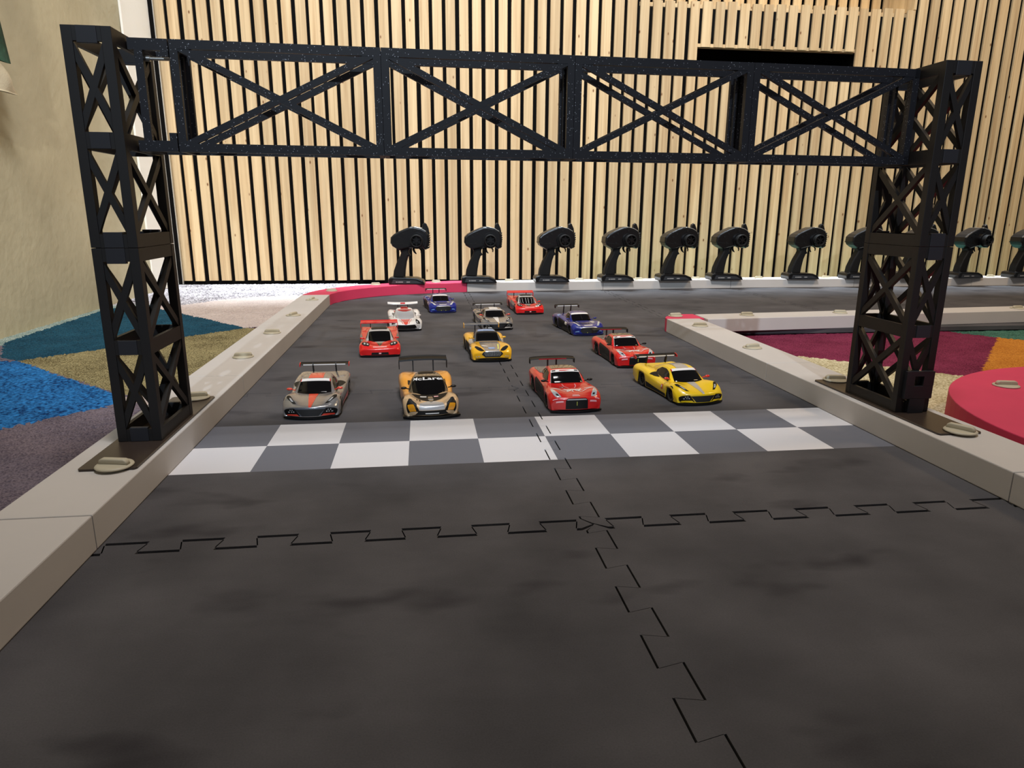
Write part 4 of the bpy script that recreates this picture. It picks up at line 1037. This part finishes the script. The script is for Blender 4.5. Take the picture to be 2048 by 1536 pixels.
F1 = dict(L=170, axle=(32, 128), tw=38, paint='red', roof='silver', split=(-1.5, .6), splitc='black',
    body=[(0, 4.5, 4.5, 33, 3.5, 5), (.6, 15, 14.5, 37.5, 3.5, 5), (5, 17.5, 18.5, 38.6, 3.5, 4), (14, 20, 24, 39, 3.2, 2), (28, 20.5, 26, 39, 3, 1), (42, 23, 25, 38, 3, 0), (58, 24.5, 23, 36.5, 3, 0),
      (82, 26, 25, 37.5, 3, 0, .8), (106, 28, 29, 39, 3, 0, .82), (128, 29, 30.5, 39.3, 3, 0, .84), (155, 30, 31, 39, 5, 0, .86), (169, 30, 31, 38.5, 9, 0, .86), (170, 14, 14, 38, 10, 0)],
    cabin=[(36, 22, 17, 21, 21.5, 9), (44, 26.5, 20, 25, 22.5, 7), (58, 36, 19.5, 25.5, 23.5, 4.5), (68, 41, 18, 25, 24, 2.5), (80, 43, 17, 24.5, 25, 0), (98, 42, 15.5, 23, 26, 0), (120, 36.5, 12.5, 18, 28, 0), (140, 31, 9, 12, 29, 0)],
    patches=[('windscreen', 'glass', 'C', [(39, -.44, .44), (46, -.54, .54), (58, -.56, .56), (66, -.55, .55)], False, .25),
      ('windscreen_banner', 'silver', 'C', [(64, -.55, .55), (68, -.56, .56)], False, .5),
      ('windscreen_pillar', 'white', 'C', [(44, .52, .60), (54, .54, .60), (67, .54, .60)], True, .5),
      ('side_window', 'glass', 'C', [(52, .76, .94), (62, .66, .94), (82, .66, .94), (100, .74, .92)], True, .3),
      ('roof_scoop', 'black', 'C', [(72, -.30, .30), (80, -.38, .38), (90, -.36, .36)], False, 1.0),
      ('hood_centre', 'brown', 'B', [(12, -.04, .04), (22, -.10, .10), (36, -.18, .18)], False, .3),
      ('headlight', 'black', 'B', [(9, .50, .66), (13, .46, .72), (20, .46, .72), (25, .50, .64)], True, .3),
      ('headlight_bulb', 'lamp', 'B', [(12, .50, .56), (18, .50, .56)], True, .6), ('headlight_bulb', 'lamp', 'B', [(12, .61, .67), (18, .61, .67)], True, .6),
      ('nose_decal', 'pinkw', 'B', [(6, -.32, .32), (9.5, -.34, .34)], False, .35),
      ('air_intake', 'black', 'B', [(('v', .1), -.46, .46), (('v', .5), -.42, .42)], False, .4), ('number_plate', 'pinkw', 'B', [(('v', .25), -.09, .09), (('v', .45), -.09, .09)], False, .8),
      ('door_panel', 'gun', 'B', [(50, .80, .94), (78, .70, .94), (104, .72, .94)], True, .3)],
    text=[], mirror=(33.5, 50, 28.5, 'red'),
    wing=dict(th=2.2, y=164, z=40, w=38, chord=10, c='red', plate=(1.5, 10, 12), pc='red', struts=(18,), sz=30, stc='black'))
import copy
F1B = copy.deepcopy(F1); F1B['patches'] += [('windscreen_vent', 'silver', 'C', [(42, a, a + .02), (60, a * 1.1, a * 1.1 + .02)], False, .5) for a in (-.36, -.22, -.08, .06, .20, .34)]
F1B['patches'] += [('nose_number', 'white', 'B', [(8, .40, .58), (15, .40, .58)], False, .4)]; F1B['text'] = [('43', 'black', 'B', 11.5, .49, 5, 4.5, .8)]

AMG = dict(L=170, axle=(32, 132), tw=38, R=12.4, paint='amber', roof='gun', split=(0, 1.4), splitc='black',
    body=[(0, 5, 5, 31, 3.5, 7), (.6, 18.5, 16, 35.5, 3.5, 7), (5, 21, 20.5, 37, 3.5, 6), (14, 23, 25.5, 38.2, 3.2, 3), (30, 24, 27.5, 38.8, 3, 1), (48, 26, 27, 37.5, 3, 0), (66, 27.5, 25.5, 35.5, 3, 0),
      (88, 28, 26, 35, 3, 0), (110, 28.5, 28.5, 37.5, 3, 0), (132, 29, 31.5, 39.3, 3, 0), (152, 29, 30, 38.8, 5, 0), (168, 26.5, 27, 36.5, 10, -4), (170, 13, 13, 35, 12, -4)],
    cabin=[(64, 27.5, 20, 25, 26, 5), (68, 30, 21, 26, 26, 4.5), (80, 38.5, 19.5, 26, 26.5, 3), (88, 42.5, 18.3, 25.5, 27, 1), (102, 44, 17.5, 25, 27.5, 0), (120, 42, 15.5, 23.5, 28, 0), (140, 35.5, 12.5, 19, 28.5, 0), (158, 29, 9, 12, 28, 0)],
    patches=[('windscreen', 'glass', 'C', [(66, -.48, .48), (72, -.52, .52), (84, -.53, .53)], False, .25),
      ('windscreen_banner', 'black', 'C', [(82, -.53, .53), (87, -.54, .54)], False, .4),
      ('roof_decal', 'ltblue', 'C', [(90, -.36, .36), (96, -.38, .38), (104, -.34, .34)], False, .5),
      ('side_window', 'glass', 'C', [(76, .74, .94), (88, .66, .94), (106, .66, .94), (122, .74, .92)], True, .3),
      ('hood_panel', 'chrome', 'B', [(('v', 1.4), -.36, .36), (16, -.40, .40), (36, -.46, .46), (62, -.46, .46)], False, .22),
      ('hood_decal', 'ltblue', 'B', [(11, -.15, .15), (14, -.20, .20), (21, -.16, .16)], False, .6),
      ('hood_line', 'lime', 'B', [(9, .28, .33), (40, .36, .42)], False, .5), ('hood_line', 'white', 'B', [(28, -.44, -.10), (34, -.40, -.24)], False, .5),
      ('grille', 'matt', 'B', [(('v', .36), -.40, .40), (('v', .75), -.52, .52), (('v', 1.2), -.42, .42)], False, .45),
      ('grille_rim', 'silver', 'B', [(('v', 1.16), -.37, .37), (('v', 1.30), -.34, .34)], False, .7),
      ('lower_intake', 'black', 'B', [(('v', .03), -.86, .86), (('v', .20), -.80, .80), (('v', .28), -.46, .46)], False, .4),
      ('headlight', 'black', 'B', [(3, .38, .50), (8, .42, .66), (14, .50, .70), (19, .62, .68)], True, .35),
      ('fog_lamp', 'lamp', 'B', [(('v', .45), .64, .68), (('v', .58), .64, .68)], True, .6), ('fog_lamp', 'lamp', 'B', [(('v', .45), .72, .76), (('v', .58), .72, .76)], True, .6),
      ('fender_decal', 'white', 'B', [(18, .80, .88), (30, .80, .9), (44, .80, .88)], True, .3),
      ('side_skirt', 'black', 'B', [(48, .84, .985), (112, .84, .985)], True, .3), ('door_decal', 'silver', 'B', [(60, .66, .82), (96, .66, .82)], True, .3)] +
      [('grille_slat', 'lamp', 'B', [(('v', .50), a, a + .014), (('v', .8), a * 1.15, a * 1.15 + .014), (('v', 1.12), a * .98, a * .98 + .014)], False, .7) for a in (-.36, -.30, -.24, -.18, -.12, -.06, 0, .06, .12, .18, .24, .30, .36)],
    text=[],
    mirror=(32.5, 74, 33, 'amber'),
    wing=dict(y=166, z=43, w=36, chord=9, c='gun', plate=(4.0, 5.5, 11), pc='amber', struts=(13,), sz=29, swan=False))

P1 = dict(L=164, axle=(31, 126), tw=37, paint='white', split=(0, 1), splitc='black',
    body=[(0, 5, 5, 28, 3.5, 10), (.6, 15, 15, 34, 3.5, 10), (5, 17.5, 19.5, 36.5, 3.5, 8), (14, 20, 25, 37.8, 3.2, 5), (28, 21, 26.5, 38, 3, 2), (44, 24, 25.5, 37, 3, 0), (60, 25, 24, 35.5, 3, 0),
      (84, 27, 28, 37, 3, 0, .8), (106, 30, 33.5, 38.6, 3, 0, .78), (126, 30.5, 34, 38.8, 3, 0, .78), (148, 29, 31, 38, 5, 0), (162, 26, 27, 36.5, 10, -3), (164, 14, 14, 35, 12, -3)],
    cabin=[(33, 22, 16, 20, 21.5, 9), (41, 26.5, 20, 24.5, 22.5, 8), (54, 35.5, 20.5, 25.5, 23.5, 6), (66, 41.5, 18.5, 25, 24, 3.5), (78, 43.5, 17, 24, 25, 0), (98, 42.5, 14, 21.5, 27, 0), (122, 37, 9, 15, 29, 0), (145, 30, 6, 9, 28, 0)],
    patches=[('windscreen', 'silver', 'C', [(36, -.40, .40), (44, -.54, .54), (56, -.60, .60), (68, -.56, .56)], False, .25),
      ('windscreen_decal', 'darkred', 'C', [(58, -.08, .08), (63, -.3, .3), (67, -.34, .34)], False, .5),
      ('hood_stripe', 'red', 'B', [(('v', 1.1), -.12, .12), (14, -.18, .18), (35, -.30, .30)], False, .3), ('hood_line', 'red', 'B', [(('v', 1.3), .17, .20), (14, .23, .27), (34, .35, .39)], True, .3),
      ('roof_stripe', 'red', 'C', [(70, -.17, .17), (84, -.18, .18), (110, -.18, .18)], False, .4), ('roof_scoop', 'red', 'C', [(78, -.15, .15), (86, -.17, .17), (94, -.16, .16)], False, 1.6),
      ('headlight', 'black', 'B', [(('v', 1.3), .62, .76), (('v', 2.0), .56, .74), (('v', 2.7), .54, .66), (('v', 3.3), .54, .58)], True, .35), ('headlight_lens', 'lamp', 'B', [(('v', 1.7), .60, .68), (('v', 2.4), .57, .64)], True, .6),
      ('front_bumper_opening', 'black', 'B', [(('v', .08), -.74, .74), (('v', .5), -.68, .68), (('v', .98), -.52, .52)], False, .35), ('bumper_corner', 'white', 'B', [(('v', .15), .62, .86), (('v', .30), .70, .86), (('v', .9), .78, .86)], True, .7),
      ('side_window', 'glass', 'C', [(50, .76, .93), (60, .66, .93), (80, .64, .93), (96, .72, .90)], True, .3),
      ('fender_roundel', 'red', 'B', [(98, .42, .52), (106, .40, .54), (112, .43, .51)], True, .4), ('shoulder_intake', 'gun', 'B', [(76, .48, .60), (84, .46, .64), (92, .47, .62)], True, .5)],
    text=[], mirror=(34, 50, 30, 'white'),
    wing=dict(y=156, z=44, w=37, chord=10, c='white', plate=None, struts=(12,), sz=29, arc=-1.6, taper=.5, th=1.8, stripe=(-.16, .16, 'red')))

NSX = dict(L=168, axle=(33, 130), tw=37.5, R=12.4, paint='blue', split=(0, 1), splitc='navy',
    body=[(0, 5, 5, 30, 3.5, 9), (.6, 18, 16, 35, 3.5, 9), (5, 20.5, 20.5, 37, 3.5, 8), (14, 22.5, 25.5, 38.2, 3.2, 4), (30, 23.5, 28, 38.6, 3, 2), (46, 25.5, 27, 36.5, 3, 0), (62, 27, 25, 34.5, 3, 0),
      (84, 27.5, 26.5, 35.5, 3, 0), (108, 28.5, 30, 38, 3, 0), (130, 29, 31.5, 39, 3, 0), (150, 29, 30.5, 38.6, 5, 0), (166, 27, 28, 37, 10, -3), (168, 13, 13, 36, 12, -3)],
    cabin=[(48, 26, 19, 24, 24.5, 7), (54, 30, 21, 26, 25, 6), (66, 38, 20, 26.5, 25.5, 4), (74, 42, 18.5, 26, 26, 2), (88, 43.8, 17.5, 25, 26.5, 0), (106, 42, 15.5, 23, 27, 0), (128, 36, 12, 18, 28, 0), (150, 30, 9, 12, 28, 0)],
    patches=[('windscreen', 'glass', 'C', [(50, -.46, .46), (57, -.52, .52), (71, -.53, .53)], False, .25), ('windscreen_banner', 'white', 'C', [(68, -.53, .53), (74, -.55, .55)], False, .5),
      ('windscreen_shine_strip', 'silver', 'C', [(54, .28, .36), (64, -.1, 0), (67, -.45, -.35)], False, .5) if False else ('wiper', 'black', 'C', [(53, -.01, .02), (67, -.01, .02)], False, .6),
      ('side_window', 'glass', 'C', [(60, .76, .94), (72, .66, .94), (90, .66, .94), (106, .74, .92)], True, .3), ('window_rim', 'silver', 'C', [(70, .58, .62), (90, .60, .64), (108, .62, .66)], True, .35),
      ('grille', 'matt', 'B', [(('v', .12), -.50, .50), (('v', .55), -.58, .58), (('v', 1.1), -.48, .48)], False, .45), ('grille_bar', 'silver', 'B', [(('v', 1.05), -.50, .50), (('v', 1.3), -.38, .38)], False, .7),
      ('headlight', 'lamp', 'B', [(6, .46, .58), (14, .54, .66), (26, .66, .71)], True, .35), ('hood_decal', 'white', 'B', [(9, -.26, .26), (13.5, -.28, .28)], False, .35), ('hood_vent', 'navy', 'B', [(24, -.26, .26), (36, -.34, .34)], False, .3),
      ('hood_shoulder', 'silver', 'B', [(26, .40, .50), (36, .38, .52), (46, .40, .48)], True, .35), ('bumper_decal', 'ltblue', 'B', [(('v', .40), .64, .80), (('v', .60), .66, .82)], True, .5),
      ('tow_hook', 'lime', 'B', [(('v', .18), .20, .22), (('v', .32), .20, .22)], True, .9), ('door_panel', 'black', 'B', [(54, .84, .985), (80, .80, .985), (112, .80, .985)], True, .3),
      ('door_decal', 'white', 'B', [(60, .80, .88), (74, .80, .88)], True, .5), ('rear_quarter_decal', 'ltblue', 'B', [(118, .66, .78), (130, .66, .78)], True, .4)],
    text=[],
    mirror=(33.5, 58, 31, 'blue'),
    wing=dict(y=163, z=46.5, w=30, chord=9, c='black', plate=(2.0, 5, 9), pc='black', struts=(9,), sz=29, swan=True, stripe=(-.85, .85, 'white')))

car(GREY_RED, -0.298, 0.182, 0, 'grey chrome model race car with orange-red stripe, leftmost in the front row')
car(SENNA, -0.1375, 0.170, -4, 'orange and champagne model race car with tall black wing, second in the front row')
car(GTR, 0.061, 0.176, -2, 'red model race car with white hood lines in the front row, beside the yellow car', 'two matching red race cars')
car(YELLOW, 0.2505, 0.193, -7, 'yellow model race car with silver hood stripe, rightmost in the front row')
car(F1, -0.229, 0.578, -3.5, 'red model race car with wide red wing and black windscreen, left in the second row')
car(AMG, -0.0215, 0.515, -2.5, 'amber yellow model race car with silver hood and slatted grille, middle of the second row')
car(GTR, 0.2305, 0.440, -3, 'red model race car with white hood lines, behind the yellow car wing', 'two matching red race cars')
car(P1, -0.186, 0.862, -4, 'white model race car with red centre stripe, behind the red wide-winged car')
car(GREY_WHITE, 0.0265, 0.855, -4, 'grey chrome model race car with white stripe, half hidden behind the amber yellow car')
car(NSX, 0.222, 0.765, -7, 'blue model race car on the right, near the small pink kerb tip', 'two matching blue race cars')
car(NSX, -0.0915, 1.145, -6, 'blue model race car in the back row, close to the curved pink kerb', 'two matching blue race cars')
car(F1B, 0.1395, 1.10, -2, 'red model race car in the back row, with vertical bars on its windscreen')
#@@CONTROLLERS
# ---------------------------------------------------------------- pistol-grip radio controllers
def controller_parts():
    """local: x right in the picture, z up, -y towards the viewer, metres; base centred at 0"""
    parts = []
    RX = Matrix.Rotation(PI / 2, 4, 'X')
    def pr(poly, d, yc, nm, m, bev=0.003, seg=3, par=None, smooth=True):
        mb = MB(); mb.prism([(p[0] / 1000, p[1] / 1000) for p in poly], d / 1000, Matrix.Translation((0, (yc + d / 2) / 1000, 0)) @ RX, bev=bev, seg=seg, smooth=False)
        o = mb.build(nm, m); parts.append((o, par)); return o
    q = lambda L: [((x - 965) / 2.867, (700 - y) / 2.867 + .3) for x, y in L]
    base = pr(q([(790, 700), (1143, 700), (1145, 690), (1128, 662), (1068, 638), (960, 632), (825, 630), (790, 640), (782, 665)]), 66, 4, 'base', M['ctrl'], .003)
    mb = MB(); mb.add([(-.052, -.0295, .004), (.054, -.0295, .004), (.034, -.0292, .0145), (-.046, -.0292, .018)], [(0, 1, 2, 3)])
    o = mb.build('base_label', M['ctrl_grey']); parts.append((o, base))
    mb = MB()
    for a, b_ in ((-.037, -.031), (-.0295, -.012), (.000, .012)): mb.box((a, -.0304, .0075), (b_, -.0294, .0105))
    o = mb.build('base_print', M['white_print']); parts.append((o, base))
    for xx in (-.045, -.009):
        mb = MB(); mb.cyl((xx, -.014, .0245), .0022, .0016, 'Z', 10); parts.append((mb.build('screw', M['silver']), base))
    grip = pr(q([(826, 640), (836, 570), (868, 486), (904, 420), (914, 392), (905, 366), (880, 350), (1000, 330), (1010, 345), (992, 366), (990, 392), (1007, 418), (984, 428), (966, 480), (952, 560), (944, 640)]), 34, 4, 'grip', M['ctrl_dark'], .006, 3)
    head = pr(q([(815, 288), (820, 240), (850, 210), (900, 182), (960, 156), (1008, 138), (1050, 135), (1124, 150), (1170, 176), (1192, 215), (1196, 268), (1186, 320), (1164, 360), (1146, 352), (1126, 330), (1080, 344), (1010, 340), (905, 366), (880, 352), (832, 325)]), 58, 6, 'head', M['ctrl'], .006, 3)
    pr(q([(1040, 139), (1052, 134), (1124, 150), (1170, 178), (1166, 184), (1118, 157), (1052, 141)]), 61, 6, 'top_trim', M['metal'], .0008, 1, head)
    pr(q([(818, 292), (905, 303), (980, 312), (980, 318), (905, 309), (818, 299)]), 59, 6, 'seam_strip', M['ctrl_dark'], .0003, 1, head)
    for (a, b_) in ((902, 238), (948, 206), (1062, 174), (930, 300)):
        x_, z_ = q([(a, b_)])[0]
        mb = MB(); mb.cyl((x_ / 1000, -.0245, z_ / 1000), .0034, .002, 'Y', 12); parts.append((mb.build('rivet', M['silver'] if False else M['ctrl_dark']), head))
    for k in range(7):
        y_ = 200 + k * 22; xx = 1186 - abs(k - 2.5) * 2
        pr(q([(xx - 30, y_), (xx + 4, y_ + 4), (xx + 22, y_ - 6), (xx + 14, y_ + 12), (xx - 4, y_ + 20), (xx - 30, y_ + 16)]), 46, 6, 'rib', M['ctrl_dark'], .0008, 1, head)
    pr(q([(1126, 165), (1132, 112), (1154, 97), (1170, 108), (1190, 150), (1200, 205), (1180, 205), (1160, 175)]), 16, 6, 'antenna_stub', M['ctrl'], .003, 3)
    wx, wz = q([(1078, 272)])[0]; wx /= 1000; wz /= 1000
    mb = MB(); R = .0215
    mb.lathe((wx, -.036, wz), [(R * .74, -.001), (R * .76, -.011), (R * .92, -.013), (R, -.010), (R, .010), (R * .9, .012), (R * .72, .006), (R * .72, -.001)], 'Y', 40)
    o = mb.build('steering_wheel', M['ctrl_dark']); parts.append((o, None)); whl = o
    mb = MB()
    for k in range(6):
        a = PI / 2 + 2 * PI * k / 6
        c = Vector((wx, -.043, wz)); d = Vector((math.cos(a), 0, math.sin(a)))
        mb.bar(c + d * .003, c + d * R * .76, .0034, .003, (0, 1, 0))
    mb.cyl((wx, -.046, wz), .0052, .006, 'Y', 16)
    parts.append((mb.build('spokes', M['ctrl']), whl))
    mb = MB(); mb.cyl((wx, -.040, wz), .012, .018, 'Y', 24); mb.cyl((wx, -.030, wz), .027, .008, 'Y', 36); parts.append((mb.build('wheel_hub', M['ctrl']), head))
    def qt(L): return [(x / 1000, .004, z / 1000) for x, z in q(L)]
    mb = MB(); mb.tube(qt([(1040, 335), (1036, 360), (1046, 385), (1064, 404)]), [.0052, .0042, .0034, .0018], 10)
    parts.append((mb.build('trigger', M['ctrl_dark']), None))
    mb = MB(); mb.tube(qt([(1080, 340), (1100, 350), (1112, 370), (1110, 392)]), [.0036, .0028, .0024, .0018], 10)
    parts.append((mb.build('trigger_hook', M['ctrl_dark']), None))
    return parts
CP = controller_parts()
cspots = [(-0.197, 1.660, 4, 'black pistol-grip controller on the curved pink kerb, leftmost of the row'),
          (0.046, 1.688, 2, 'black pistol-grip controller over the joint of pink and grey kerb'),
          (0.300, 1.695, 0, 'black pistol-grip controller, third from the left on the far kerb'),
          (0.536, 1.712, -2, 'black pistol-grip controller above the red back-row car, fourth from the left'),
          (0.752, 1.718, -2, 'black pistol-grip controller, fifth from the left, closely followed by the sixth'),
          (0.951, 1.735, 0, 'black pistol-grip controller, sixth from the left, before the wide gap'),
          (1.250, 1.738, 1, 'black pistol-grip controller between the wide gap and the right tower'),
          (1.480, 1.738, 2, 'black pistol-grip controller half hidden by the left edge of the right tower'),
          (1.700, 1.738, 2, 'black pistol-grip controller almost fully hidden behind the right tower'),
          (1.925, 1.738, -8, 'black pistol-grip controller just right of the right tower, turned aside'),
          (2.165, 1.738, -4, 'black pistol-grip controller cut off by the right picture edge')]
def place(root, first):
    made = {}
    for o, par in CP:
        c = o if first else o.copy()
        if not first: COL.objects.link(c)
        made[o.name if first else o] = c
    return made
protos = [(o, par) for o, par in CP]
for k, (x, y, rz, lab) in enumerate(cspots):
    e = empty('radio_controller', (x, y - .034, KH), math.radians(-rz)); e.scale = (.95, .95, .95); tag(e, lab, 'controller', 'row of black pistol-grip controllers on the far kerb')
    mp = {}
    for o, par in protos:
        c = o if k == 0 else o.copy()
        if k: COL.objects.link(c)
        mp[o] = c; c.parent = e if par is None else mp[par]
